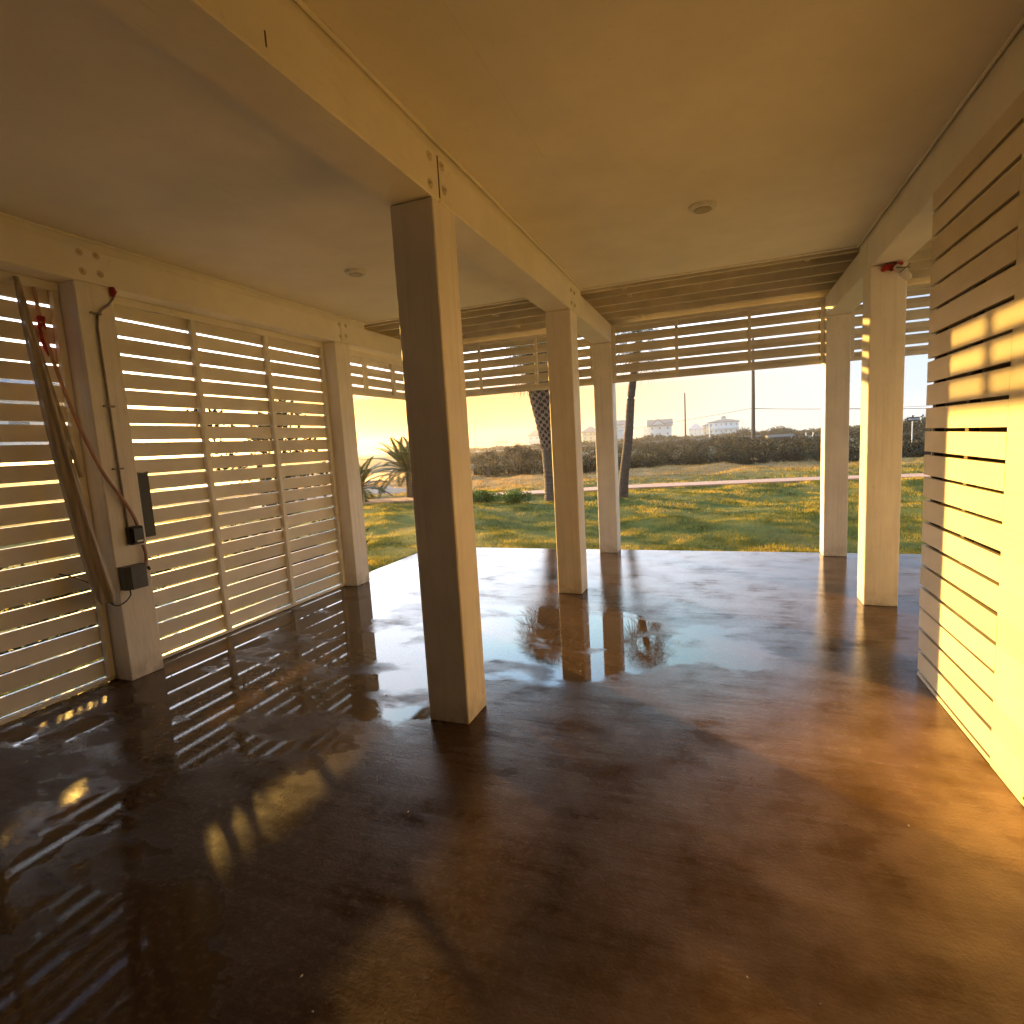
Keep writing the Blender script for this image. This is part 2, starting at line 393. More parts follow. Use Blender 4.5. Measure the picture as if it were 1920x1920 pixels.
class MB:
    def __init__(s):
        s.v = []; s.f = []
    def add(s, vs, fs):
        k = len(s.v)
        s.v += [tuple(p) for p in vs]
        s.f += [tuple(i + k for i in q) for q in fs]
    def box(s, a, b, bev=0.0):
        x0, y0, z0 = a; x1, y1, z1 = b
        if bev <= 0:
            s.add([(x0, y0, z0), (x1, y0, z0), (x1, y1, z0), (x0, y1, z0), (x0, y0, z1), (x1, y0, z1), (x1, y1, z1), (x0, y1, z1)],
                  [(0, 3, 2, 1), (4, 5, 6, 7), (0, 1, 5, 4), (1, 2, 6, 5), (2, 3, 7, 6), (3, 0, 4, 7)])
            return
        c = bev
        P = []; idx = {}
        for sx in (0, 1):
            for sy in (0, 1):
                for sz in (0, 1):
                    X = (x0, x1)[sx]; Y = (y0, y1)[sy]; Z = (z0, z1)[sz]
                    dx = c if sx == 0 else -c; dy = c if sy == 0 else -c; dz = c if sz == 0 else -c
                    for a_, p in (('x', (X, Y + dy, Z + dz)), ('y', (X + dx, Y, Z + dz)), ('z', (X + dx, Y + dy, Z))):
                        idx[(sx, sy, sz, a_)] = len(P); P.append(p)
        F = []
        g = lambda *k: idx[k]
        for q in (0, 1):
            F.append([g(q, 0, 0, 'x'), g(q, 1, 0, 'x'), g(q, 1, 1, 'x'), g(q, 0, 1, 'x')])
            F.append([g(0, q, 0, 'y'), g(1, q, 0, 'y'), g(1, q, 1, 'y'), g(0, q, 1, 'y')])
            F.append([g(0, 0, q, 'z'), g(1, 0, q, 'z'), g(1, 1, q, 'z'), g(0, 1, q, 'z')])
        for i in (0, 1):
            for j in (0, 1):
                F.append([g(i, j, 0, 'x'), g(i, j, 1, 'x'), g(i, j, 1, 'y'), g(i, j, 0, 'y')])
                F.append([g(i, 0, j, 'x'), g(i, 1, j, 'x'), g(i, 1, j, 'z'), g(i, 0, j, 'z')])
                F.append([g(0, i, j, 'y'), g(1, i, j, 'y'), g(1, i, j, 'z'), g(0, i, j, 'z')])
                for k in (0, 1):
                    F.append([g(i, j, k, 'x'), g(i, j, k, 'y'), g(i, j, k, 'z')])
        cen = Vector(((x0 + x1) / 2, (y0 + y1) / 2, (z0 + z1) / 2))
        out = []
        for q in F:
            a0, a1, a2 = (Vector(P[i]) for i in q[:3])
            nn = (a1 - a0).cross(a2 - a0)
            if nn.dot(a0 - cen) < 0:
                q = q[::-1]
            out.append(tuple(q))
        s.add(P, out)
    def tube(s, pts, r, seg=10, cap=True):
        pts = [Vector(p) for p in pts]
        rs = r if isinstance(r, (list, tuple)) else [r] * len(pts)
        vs = []; fs = []
        ref = Vector((0.13, 0.27, 0.95))
        for i, p in enumerate(pts):
            t = (pts[min(i + 1, len(pts) - 1)] - pts[max(i - 1, 0)]).normalized()
            if abs(t.dot(ref)) > 0.96:
                u = t.cross(Vector((1, 0, 0))).normalized()
            else:
                u = t.cross(ref).normalized()
            w_ = t.cross(u)
            for k in range(seg):
                a = 2 * math.pi * k / seg
                vs.append(p + (u * math.cos(a) + w_ * math.sin(a)) * rs[i])
        for i in range(len(pts) - 1):
            for k in range(seg):
                k2 = (k + 1) % seg
                fs.append((i * seg + k, i * seg + k2, (i + 1) * seg + k2, (i + 1) * seg + k))
        if cap:
            fs.append(tuple(range(seg))[::-1])
            fs.append(tuple((len(pts) - 1) * seg + k for k in range(seg)))
        s.add(vs, fs)
    def disc(s, c, r0, r1, h, seg=32, axis='z'):
        """shallow turned disc, hanging from c downwards (or out along +x)"""
        vs = []; fs = []
        prof = [(r0, 0), (r0, h * .45), (r0 * .93, h * .85), (r1, h)]
        for (r, d) in prof:
            for k in range(seg):
                a = 2 * math.pi * k / seg
                if axis == 'z':
                    vs.append((c[0] + r * math.cos(a), c[1] + r * math.sin(a), c[2] - d))
                else:
                    vs.append((c[0] + d, c[1] + r * math.cos(a), c[2] + r * math.sin(a)))
        for i in range(len(prof) - 1):
            for k in range(seg):
                k2 = (k + 1) % seg
                fs.append((i * seg + k, i * seg + k2, (i + 1) * seg + k2, (i + 1) * seg + k))
        fs.append(tuple((len(prof) - 1) * seg + k for k in range(seg)))
        s.add(vs, fs)
    def build(s, name, mat, parent=None, smooth=False):
        me = bpy.data.meshes.new(name)
        me.from_pydata(s.v, [], s.f)
        me.materials.append(mat)
        me.update()
        if smooth:
            me.polygons.foreach_set('use_smooth', [True] * len(me.polygons))
        return link(bpy.data.objects.new(name, me), parent)

def npmesh(name, V, F, mat, parent=None, smooth=False):
    """V (n,3), F (m,3|4) numpy -> object"""
    me = bpy.data.meshes.new(name)
    k = F.shape[1]
    me.vertices.add(len(V)); me.loops.add(F.size); me.polygons.add(len(F))
    me.vertices.foreach_set('co', V.astype(np.float32).ravel())
    me.loops.foreach_set('vertex_index', F.astype(np.int32).ravel())
    me.polygons.foreach_set('loop_start', np.arange(0, F.size, k, dtype=np.int32))
    me.polygons.foreach_set('loop_total', np.full(len(F), k, dtype=np.int32))
    if smooth:
        me.polygons.foreach_set('use_smooth', np.ones(len(F), dtype=bool))
    me.materials.append(mat)
    me.update(calc_edges=True)
    me.validate()
    return link(bpy.data.objects.new(name, me), parent)

# ------------------------------------------------------------ terrain
PATH = [(-26, 10.2), (-16, 12.6), (-9.4, 14.15), (-5.1, 15.65), (-3.7, 16.2), (-2.6, 16.7), (0.1, 17.25), (2.6, 17.75), (4.9, 17.85), (9, 17.6), (20, 16.0)]
SLAB = (-4.06, -7.0, 4.6, 7.15)
def smooth(a, b, x):
    t = np.clip((x - a) / (b - a), 0, 1)
    return t * t * (3 - 2 * t)
_ph = nrg.uniform(0, 6.28, (14, 2)); _dr = nrg.uniform(0, 3.14, 14); _wl = np.array([2.6, 1.9, 1.35, 1.0, .8, .62, .5, 3.6, 5.0, 2.2, .42, 1.6, .36, 7.0])
def pond_t(x, y):
    # 1 inside the pond
    cx = x + 24.0; cy = y - 31.6
    a = R(0)
    u = cx * math.cos(a) + cy * math.sin(a); q = -cx * math.sin(a) + cy * math.cos(a)
    d = np.sqrt((u / 15.2) ** 2 + (q / 8.6) ** 2) + 0.06 * np.sin(3 * np.arctan2(q, u) + 1)
    return 1 - smooth(0.88, 1.08, d)
def gh(x, y):
    x = np.asarray(x, float); y = np.asarray(y, float)
    h = np.zeros_like(x)
    for i in range(14):
        kx = math.cos(_dr[i]); ky = math.sin(_dr[i])
        h = h + _wl[i] * 0.0066 * np.sin((kx * x + ky * y) * 6.283 / _wl[i] + _ph[i, 0] + 0.7 * np.sin(x * 1.3 + _ph[i, 1]))
    dslab = np.maximum(np.maximum(SLAB[0] - x, x - SLAB[2]), np.maximum(SLAB[1] - y, y - SLAB[3]))
    pd_ = np.abs(y - np.interp(x, [p[0] for p in PATH], [p[1] for p in PATH]))
    h = h * smooth(0.0, 1.2, dslab) * smooth(.5, 1.6, pd_) - 0.035
    far = smooth(40, 90, np.hypot(x, y))
    h = h + far * 0.35 * np.sin(x / 23.0 + 1) * np.sin(y / 31.0)
    pathc = 15.2 + 0.35 * x - 0.028 * x * x
    h = np.where(dslab < 0.0, -0.3, h)
    h = h - 0.60 * pond_t(x, y)
    return h
def axis(lo, hi, near_lo, near_hi, step, grow=1.09):
    a = list(np.arange(near_lo, near_hi, step))
    s_ = step; x = near_hi
    while x < hi:
        a.append(x); s_ *= grow; x += s_
    a.append(hi)
    s_ = step; x = near_lo - step
    while x > lo:
        a.insert(0, x); s_ *= grow; x -= s_
    a.insert(0, lo)
    return np.array(a)
xs = axis(-330, 330, -16, 8, 0.14); ys = axis(-110, 480, 6.5, 24, 0.14)
XX, YY = np.meshgrid(xs, ys)
ZZ = gh(XX, YY)
V = np.stack([XX.ravel(), YY.ravel(), ZZ.ravel()], 1)
nx, ny = len(xs), len(ys)
i0 = (np.arange(ny - 1)[:, None] * nx + np.arange(nx - 1)[None]).ravel()
F = np.stack([i0, i0 + 1, i0 + nx + 1, i0 + nx], 1)
cx = V[F].mean(1)
keep = ~((cx[:, 0] > SLAB[0] + .3) & (cx[:, 0] < SLAB[2] - .3) & (cx[:, 1] > SLAB[1] + .3) & (cx[:, 1] < SLAB[3] - .3))
tag(npmesh('ground', V, F[keep], M_ground, smooth=True), kind='structure')

# pond water
mb = MB()
mb.add([(-42, 20, -0.20), (-5, 20, -0.20), (-5, 44, -0.20), (-42, 44, -0.20)], [(0, 1, 2, 3)])
tag(mb.build('pond_water', M_water), kind='structure')

# footpath across the lawn
def ribbon(name, pts, halfw, mat, lift, step=0.4, kind='structure'):
    pts = [Vector((*p, 0)) for p in pts]
    # catmull-rom resample
    out = []
    for i in range(len(pts) - 1):
        p0 = pts[max(i - 1, 0)]; p1 = pts[i]; p2 = pts[i + 1]; p3 = pts[min(i + 2, len(pts) - 1)]
        nseg = max(2, int((p2 - p1).length / step))
        for k in range(nseg):
            t = k / nseg
            out.append(0.5 * ((2 * p1) + (p2 - p0) * t + (2 * p0 - 5 * p1 + 4 * p2 - p3) * t * t + (3 * p1 - p0 - 3 * p2 + p3) * t ** 3))
    out.append(pts[-1])
    vs = []; fs = []
    for i, p in enumerate(out):
        t = (out[min(i + 1, len(out) - 1)] - out[max(i - 1, 0)]).normalized()
        nn = Vector((-t.y, t.x, 0))
        for s_ in (-1, -0.97, 0.97, 1):
            q = p + nn * halfw * s_
            z = lift if abs(s_) < 0.99 else lift - 0.10
            zz = 0.0 if lift > -0.5 else 0
            vs.append((q.x, q.y, z))
    for i in range(len(out) - 1):
        for j in range(3):
            a = i * 4 + j
            fs.append((a, a + 1, a + 5, a + 4))
    mb = MB(); mb.add(vs, fs)
    return tag(mb.build(name, mat), kind=kind)
PATH = [(-26, 10.2), (-16, 12.6), (-9.4, 14.15), (-5.1, 15.65), (-3.7, 16.2), (-2.6, 16.7), (0.1, 17.25), (2.6, 17.75), (4.9, 17.85), (9, 17.6), (20, 16.0)]
ribbon('footpath', PATH, 0.56, M_path, 0.012)
# sandy bank beside the path on the left
rs = np.random.default_rng(5)
gx, gy = np.meshgrid(np.linspace(-19, -8.6, 90), np.linspace(14.6, 20.2, 60))
mask = smooth(1.0, 0.55, np.hypot((gx + 13.6) / 5.0, (gy - 17.2 - 0.28 * (gx + 13.6) * -1 * -0.6) / 1.6))
z = gh(gx, gy) + mask * (0.07 + 0.05 * np.sin(gx * 3.1 + gy * 2.2) * np.sin(gy * 4.3 - gx) + 0.03 * rs.standard_normal(gx.shape)) - (1 - mask) * 0.08
V = np.stack([gx.ravel(), gy.ravel(), z.ravel()], 1)
i0 = (np.arange(59)[:, None] * 90 + np.arange(89)[None]).ravel()
F = np.stack([i0, i0 + 1, i0 + 91, i0 + 90], 1)
tag(npmesh('sand_bank', V, F, M_sand, smooth=True), kind='structure')
# far road, seen edge-on beyond the scrub
ribbon('road', [(-120, 118), (-40, 103), (-10, 101), (10, 100.5), (60, 98), (140, 90)], 3.2, M_road, 0.45, 4)

# concrete slab
mb = MB()
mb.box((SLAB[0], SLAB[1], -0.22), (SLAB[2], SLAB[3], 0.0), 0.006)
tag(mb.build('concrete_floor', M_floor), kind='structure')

# ------------------------------------------------------------ grass
def blades(n, xr, yr, hgt, wid, dens_fn=None, seed=1):
    g = np.random.default_rng(seed)
    x = g.uniform(*xr, n); y = g.uniform(*yr, n)
    ok = ~((x > SLAB[0] - .02) & (x < SLAB[2]) & (y < SLAB[3] + .02))
    pc = np.interp(x, [p[0] for p in PATH], [p[1] for p in PATH])
    ok &= np.abs(y - pc) > 0.58
    ok &= pond_t(x, y) < 0.35
    ok &= ~(np.hypot((x + 13.6) / 4.6, (y - 17.2) / 1.3) < 1)
    cl = np.sin(x * 2.1 + 1.3 * np.sin(y * 1.7)) * np.sin(y * 2.6 + 1.1 * np.sin(x * 1.9)) + .5 * np.sin(x * 5.3 + y * 3.1)
    ok &= g.uniform(-1.6, 1.2, n) < cl + 0.75
    x, y, cl = x[ok], y[ok], cl[ok]
    n = len(x)
    z = gh(x, y) - 0.01
    h = hgt * g.uniform(0.45, 1.15, n) * (1 + 0.30 * cl)
    a = g.uniform(0, 6.283, n)
    ux, uy = np.cos(a) * wid * .5, np.sin(a) * wid * .5
    la = g.uniform(0, 6.283, n); lean = h * g.uniform(0.15, 0.9, n)
    lx, ly = np.cos(la) * lean, np.sin(la) * lean
    V = np.zeros((n, 3, 3))
    V[:, 0] = np.stack([x - ux, y - uy, z], 1)
    V[:, 1] = np.stack([x + ux, y + uy, z], 1)
    V[:, 2] = np.stack([x + lx, y + ly, z + h], 1)
    return V.reshape(-1, 3)
Vg = np.concatenate([
    blades(120000, (-9, 5), (5.2, 10.5), 0.045, 0.009, seed=1),
    blades(90000, (-14, 8), (10.2, 17.2), 0.055, 0.016, seed=2),
    blades(70000, (-24, 13), (16, 29), 0.07, 0.035, seed=3),
    blades(30000, (-9, -4.08), (-3, 7.5), 0.05, 0.012, seed=4),
    blades(5000, (-4.8, 4.0), (7.17, 7.28), 0.05, 0.010, seed=9)])
Fg = np.arange(len(Vg)).reshape(-1, 3)
tag(npmesh('lawn_grass', Vg, Fg, M_grass), 'short yellow green lawn grass running from the slab to the scrub', 'grass', kind='stuff')

# ------------------------------------------------------------ scrub belt
def leafcloud(centers, radii, per, size, seed, flatz=0.75):
    """small triangles through the volume of many ellipsoidal clumps, denser at the shell, uneven outline"""
    g = np.random.default_rng(seed)
    n = len(centers)
    idx = np.repeat(np.arange(n), per)
    d = g.standard_normal((len(idx), 3)); d /= np.linalg.norm(d, axis=1)[:, None]
    rr = g.uniform(0.25, 1.0, len(idx)) ** 0.45 * (1 + 0.18 * g.standard_normal(len(idx)))
    c = centers[idx] + d * rr[:, None] * radii[idx]
    s_ = size[idx] * g.uniform(0.5, 1.5, len(idx)) if isinstance(size, np.ndarray) else size * g.uniform(0.5, 1.5, len(idx))
    e1 = g.standard_normal((len(idx), 3)); e1 /= np.linalg.norm(e1, axis=1)[:, None]
    e2 = g.standard_normal((len(idx), 3)); e2 -= (e2 * e1).sum(1)[:, None] * e1; e2 /= np.linalg.norm(e2, axis=1)[:, None]
    V = np.stack([c - e1 * s_[:, None] * .5, c + e1 * s_[:, None] * .5, c + e2 * s_[:, None] * 1.3], 1)
    return V.reshape(-1, 3)
g = np.random.default_rng(21)
def scrubfront(x):      # near edge of the scrub
    return np.interp(x, [-40, -24, -11, -7, -1.3, 7, 20], [36, 38, 24.5, 26.0, 28.5, 26.5, 24])
cs = []; rad = []; sz = []
for k in range(1500):
    # fan shaped field of view
    dist = g.uniform(0, 1) ** 1.9 * 200
    x = g.uniform(-0.62, 0.42) * (dist + 32) - 2
    y = scrubfront(x) + dist
    if pond_t(x, y) > 0.08: continue
    left = smooth(-6, -16, x / max(1, y / 26.0))
    hgt = g.uniform(0.4, 1.4) * (0.56 + 0.20 * math.sin(x * .37 + y * .21)) * (1 - 0.25 * left)
    hgt *= (0.78 if dist < 22 else (1.0 if dist < 60 else 1.3))
    hgt *= 1.0 + 0.25 * smooth(3, 8, x / max(1, y / 26.0))
    r = hgt * g.uniform(0.55, 1.0) * (1 + dist / 60)
    z0 = float(gh(x, y))
    cs.append((x, y, z0 + hgt * .45)); rad.append((r, r, hgt * .6)); sz.append(0.075 + dist * 0.0022)
for k in range(220):    # dense front row
    x = g.uniform(-11.2, 18); y = scrubfront(x) + g.uniform(0, 2.2)
    if pond_t(x, y) > 0.35: continue
    hgt = g.uniform(0.35, 1.0); r = g.uniform(.5, 1.0)
    cs.append((x, y, float(gh(x, y)) + hgt * .42)); rad.append((r, r, hgt * .6)); sz.append(0.06)
cs = np.array(cs); rad = np.array(rad); sz = np.array(sz)
Vs = leafcloud(cs, rad, 170, sz, 3)
tag(npmesh('scrub', Vs, np.arange(len(Vs)).reshape(-1, 3), M_scrub), 'tangled olive brown coastal scrub beyond the far lawn', 'scrub', kind='stuff')
# reedy grass on the pond bank
xr = g.uniform(-21, -11.5, 2600); yr = 24.6 - 0.36 * (xr + 15) * -1 * -1 + g.normal(0, .35, 2600)
yr = np.interp(xr, [-21, -15, -11.5], [25.6, 24.3, 23.9]) + g.normal(0, .3, 2600)
h = g.uniform(.15, .5, 2600)
zz = gh(xr, yr)
V = np.zeros((2600, 3, 3)); dx = g.normal(0, .09, 2600)
V[:, 0] = np.stack([xr - .02, yr, zz], 1); V[:, 1] = np.stack([xr + .02, yr, zz], 1); V[:, 2] = np.stack([xr + dx, yr, zz + h], 1)
tag(npmesh('bank_reeds', V.reshape(-1, 3), np.arange(7800).reshape(-1, 3), M_scrub), 'low dark reeds along the near pond bank', 'reeds', kind='stuff')

# bare twiggy shrubs standing in front of the pond
def twiggy(x, y, h, label, seed):
    r = random.Random(seed)
    root = empty('bare_shrub', (x, y, float(gh(x, y)) - .03))
    tag(root, label, 'shrub', 'bare shrubs in front of the pond')
    mb = MB(); tips = []
    def br(p, d, l, rad_, dep):
        q = p + d * l
        mid_ = (p + q) / 2 + Vector((r.uniform(-1, 1), r.uniform(-1, 1), r.uniform(-1, 1))) * l * .08
        mb.tube([p, mid_, q], [rad_, rad_ * .8, rad_ * .6], 4, False)
        if dep == 0:
            tips.append(q); return
        for _ in range(r.choice((2, 3, 3))):
            nd = (d + Vector((r.uniform(-1, 1), r.uniform(-1, 1), r.uniform(-.25, .8))) * .75).normalized()
            br(q, nd, l * r.uniform(.6, .85), rad_ * .55, dep - 1)
    for _ in range(5):
        br(Vector((r.uniform(-.15, .15), r.uniform(-.15, .15), 0)), Vector((r.uniform(-.7, .7), r.uniform(-.5, .5), 1)).normalized(), h * .36, .022, 3)
    mb.build('branches', M_twig, root)
    t = np.array([tuple(q) for q in tips])
    V = leafcloud(t, np.full((len(t), 3), .13), 9, .045, seed)
    npmesh('leaves', V, np.arange(len(V)).reshape(-1, 3), M_scrub, root)
for i, (x, y, h, lb) in enumerate([
        (-10.6, 24.6, 1.25, 'bare twiggy shrub just right of the middle post, water showing through it'),
        (-9.4, 25.4, 1.4, 'taller spreading twiggy shrub with a flat crown before the pond'),
        (-8.4, 24.9, 1.2, 'grey twiggy shrub third along the pond edge'),
        (-7.2, 25.3, 1.15, 'thin grey shrub left of the thick palm trunk'),
        (-9.9, 27.2, 1.5, 'dark shrub with a flat umbrella crown rising over the pond')]):
    twiggy(x, y, h, lb, 40 + i)

# rounded dark bushes on the skyline
def roundbush(x, y, rx, h, label, mat=M_scrub2, seed=0, group='rounded bushes on the skyline'):
    root = empty('dark_bush', (x, y, float(gh(x, y))))
    tag(root, label, 'bush', group)
    g_ = np.random.default_rng(seed + 100)
    c = []; r_ = []
    for k in range(16):
        a = g_.uniform(-1, 1)
        c.append((a * rx * .8, g_.uniform(-.5, .5) * rx, h * (0.35 + 0.35 * (1 - a * a) * g_.uniform(.4, 1)))); r_.append((rx * .32, rx * .32, h * .34))
    V = leafcloud(np.array(c), np.array(r_), 130, rx * .05 + .03, seed)
    npmesh('foliage', V, np.arange(len(V)).reshape(-1, 3), mat, root)
    mb = MB(); mb.tube([(0, 0, -.1), (.1, .1, h * .5)], [.12, .05], 6)
    mb.build('trunk', M_twig, root)
roundbush(4.4, 120, 2.6, 2.5, 'dark rounded bush at the right foot of the white two storey house', seed=1)
roundbush(10.6, 120, 2.9, 2.45, 'largest dark rounded bush on the skyline right of the tall pole', seed=2)
roundbush(8.0, 124, 1.2, 1.9, 'small round bush just left of the largest skyline bush', seed=3)
roundbush(-13.6, 119, 3.2, 2.3, 'broad dark bush in front of the pale blue gabled house', seed=4)
roundbush(-9.6, 121, 1.9, 1.7, 'low dark bush under the right wall of the pale blue gabled house', seed=5)
roundbush(22.5, 62, 3.2, 1.9, 'dense green bush behind the one way sign', seed=6)
roundbush(17.0, 62, 2.4, 1.95, 'dark bush seen between the two right posts', seed=7)

# bright green ground shrub on the lawn
root = empty('ground_shrub', (-5.6, 13.3, -.03))
tag(root, 'low bright green shrub mound on the lawn between two posts', 'shrub')
g_ = np.random.default_rng(77)
c = np.stack([g_.uniform(-.95, .95, 34), g_.uniform(-.35, .35, 34), g_.uniform(.08, .2, 34)], 1)
V = leafcloud(c, np.full((34, 3), .17) * np.array([1, 1, .85]), 190, .035, 78)
npmesh('foliage', V, np.arange(len(V)).reshape(-1, 3), M_hedge, root)

# ------------------------------------------------------------ palms
def fanleaf(mb, base, d, length, rad, r, droop=.3, nleaf=26):
    """petiole then a fan of narrow pointed leaflets"""
    d = d.normalized()
    hub = base + d * length - Vector((0, 0, droop * length * .4))
    mb.tube([base, (base + hub) / 2 + Vector((0, 0, .04)), hub], [.012, .009, .007], 4, False)
    fw = (hub - base).normalized()
    side = fw.cross(Vector((0, 0, 1)))
    side = side.normalized() if side.length > .1 else Vector((1, 0, 0))
    up = side.cross(fw)
    roll = r.uniform(-.9, .9)
    side = (side * math.cos(roll) + up * math.sin(roll)).normalized()
    up = side.cross(fw)
    for k in range(nleaf):
        a = R(-128 + 256 * k / (nleaf - 1)) + r.uniform(-.04, .04)
        ld = fw * math.cos(a) + side * math.sin(a) + up * .12 * math.cos(a * 2)
        l = rad * (0.72 + 0.28 * math.cos(a * .6)) * r.uniform(.85, 1.08)
        pw = up.cross(ld).normalized() * .012 * (rad / .6)
        m_ = hub + ld * l * .62
        t_ = hub + ld * l - Vector((0, 0, .13 * l + r.uniform(0, .1) * l))
        mb.add([hub, m_ + pw, t_, m_ - pw], [(0, 1, 2, 3)])

def fanpalm(name, label, pts, rads, crown_r, nleaves, boots, seed):
    r = random.Random(seed)
    root = empty(name, (pts[0][0], pts[0][1], -.04))
    tag(root, label, 'palm tree')
    o = Vector(pts[0]); o.z = -.04
    P = [Vector(p) - o for p in pts]
    # finely ringed trunk
    fine = []; fr = []
    N = 60
    for i in range(N + 1):
        t = i / N * (len(P) - 1); k = min(int(t), len(P) - 2); u = t - k
        p0 = P[max(k - 1, 0)]; p1 = P[k]; p2 = P[k + 1]; p3 = P[min(k + 2, len(P) - 1)]
        q = 0.5 * ((2 * p1) + (p2 - p0) * u + (2 * p0 - 5 * p1 + 4 * p2 - p3) * u * u + (3 * p1 - p0 - 3 * p2 + p3) * u ** 3)
        fine.append(q); fr.append((rads[k] * (1 - u) + rads[k + 1] * u) * (1 + (.03 if i % 2 else -.02) + r.uniform(-.015, .015)))
    tm = MB(); tm.tube(fine, fr, 20)
    tr = tm.build('trunk', M_core if boots else M_trunk, root)
    def at_h(zz):
        for i in range(N):
            if fine[i + 1].z >= zz:
                u = (zz - fine[i].z) / (fine[i + 1].z - fine[i].z)
                return fine[i].lerp(fine[i + 1], u), fr[i] * (1 - u) + fr[i + 1] * u
        return fine[-1], fr[-1]
    if boots:
        # lower smooth bark sleeve
        sl = MB()
        low = [i for i in range(N + 1) if fine[i].z < 1.45]
        sl.tube([fine[i] for i in low], [fr[i] * 1.03 for i in low], 20)
        sl.build('bark', M_trunk, root)
        bm_ = MB()
        zz = 1.30; row = 0
        while zz < P[-1].z - .12:
            c, rr_ = at_h(zz)
            for k in range(9):
                a = 2 * math.pi * (k + .5 * (row % 2)) / 9 + r.uniform(-.05, .05)
                # split leaf base: two straps rising left and right from one foot
                for s_ in (-1, 1):
                    quad = []
                    for tt, wd in ((0, .030), (.5, .024), (1, .015)):
                        aa = a + s_ * tt * 2 * math.pi / 9 * .55
                        c2, r2 = at_h(zz + tt * .17)
                        out = 1.06 + .10 * tt
                        p = c2 + Vector((math.cos(aa), math.sin(aa), 0)) * r2 * out
                        tg = Vector((-math.sin(aa), math.cos(aa), 0))
                        dv = (tg * s_ * .5 + Vector((0, 0, 1))).normalized()
                        pr = tg * .9 - Vector((0, 0, 1)) * s_ * .45
                        quad.append((p + pr * wd * .5, p - pr * wd * .5, p + Vector((math.cos(aa), math.sin(aa), 0)) * -.03))
                    vs = [q for tri in quad for q in tri]
                    bm_.add(vs, [(0, 3, 4, 1), (3, 6, 7, 4), (0, 2, 5, 3), (3, 5, 8, 6), (1, 4, 5, 2), (4, 7, 8, 5)])
            zz += .085; row += 1
        # ragged loose stubs at the foot of the boots
        for k in range(12):
            a = r.uniform(0, 6.28); c, rr_ = at_h(1.34 + r.uniform(0, .12))
            u_ = Vector((math.cos(a), math.sin(a), 0))
            bm_.tube([c + u_ * rr_, c + u_ * (rr_ + .09), c + u_ * (rr_ + .15) + Vector((0, 0, .05))], [.016, .011, .004], 5)
        bm_.build('leaf_bases', M_boot, root)
    top = fine[-1]
    cm = MB(); dm = MB()
    for k in range(nleaves):
        a = k * 2.399 + r.uniform(-.2, .2)
        t = k / (nleaves - 1)
        el = R(82 - 130 * t + r.uniform(-8, 8))
        d = Vector((math.cos(a) * math.cos(el), math.sin(a) * math.cos(el), math.sin(el)))
        tgt = cm if t < .88 else dm
        fanleaf(tgt, top + Vector((0, 0, .04 - t * .15)), d, crown_r * .42, crown_r * .62, r, .3 if t < .88 else .9)
    cm.build('crown', M_palm, root)
    if dm.v: dm.build('dead_fronds', M_deadfrond, root)
fanpalm('palm_tree', 'thick palm tree with criss cross leaf bases up its trunk behind the middle post row',
        [(-4.14, 13.75, -.04), (-4.16, 13.75, .5), (-4.20, 13.73, 1.5), (-4.30, 13.68, 2.6), (-4.45, 13.65, 3.75)], [.22, .175, .18, .27, .27], 1.0, 46, True, 3)
fanpalm('palm_tree', 'slender leaning palm tree with a bare brown trunk right of the thick one',
        [(-2.26, 13.4, -.04), (-2.22, 13.4, .5), (-2.08, 13.4, 1.5), (-1.98, 13.4, 2.5), (-1.78, 13.42, 3.7)], [.13, .115, .105, .09, .085], .85, 26, False, 5)

def featherpalm(label, x, y, h, fr_len, n, seed):
    r = random.Random(seed)
    root = empty('young_palm', (x, y, float(gh(x, y)) - .02))
    tag(root, label, 'palm tree', 'young feather palms by the path')
    tm = MB()
    tm.tube([(0, 0, 0), (.01, 0, h * .5), (0, .01, h)], [.13, .11, .10], 12)
    tm.build('trunk', M_trunk, root)
    cm = MB()
    for k in range(n):
        a = k * 2.399 + r.uniform(-.2, .2); t = k / (n - 1)
        el = R(80 - 75 * t)
        hd = Vector((math.cos(a), math.sin(a), 0))
        pts = []
        for i in range(9):
            s_ = i / 8
            e2 = el - s_ * R(70) * (.6 + .4 * t)
            prev = pts[-1] if pts else Vector((0, 0, h))
            pts.append(prev + (hd * math.cos(e2) + Vector((0, 0, 1)) * math.sin(e2)) * (fr_len / 8 if i else 0))
        cm.tube(pts, [.011 - .001 * i for i in range(9)], 4, False)
        for i in range(1, 39):
            s_ = i / 39 * 8; k0 = min(int(s_), 7); p = pts[k0].lerp(pts[k0 + 1], s_ - k0)
            tg = (pts[k0 + 1] - pts[k0]).normalized()
            sd_ = tg.cross(Vector((0, 0, 1)))
            sd_ = sd_.normalized() if sd_.length > .05 else Vector((-hd.y, hd.x, 0))
            ll = fr_len * .26 * math.sin(math.pi * min(1, (i / 39) ** .7 * .93 + .07)) + .03
            for q in (-1, 1):
                dv = (sd_ * q * .75 + tg * .7 + Vector((0, 0, .22))).normalized()
                tip = p + dv * ll - Vector((0, 0, ll * .15))
                mw = tg * .03
                cm.add([p - mw, p + dv * ll * .5 + mw * .6, tip, p + dv * ll * .45 - mw], [(0, 1, 2, 3)])
    cm.build('fronds', M_palm, root)
featherpalm('young feather palm whose fronds arch out from behind the near middle post', -9.1, 14.85, .85, 1.45, 30, 4)
featherpalm('young feather palm mostly hidden behind the left corner post, one frond arching right', -10.5, 14.15, .40, 1.25, 20, 9)

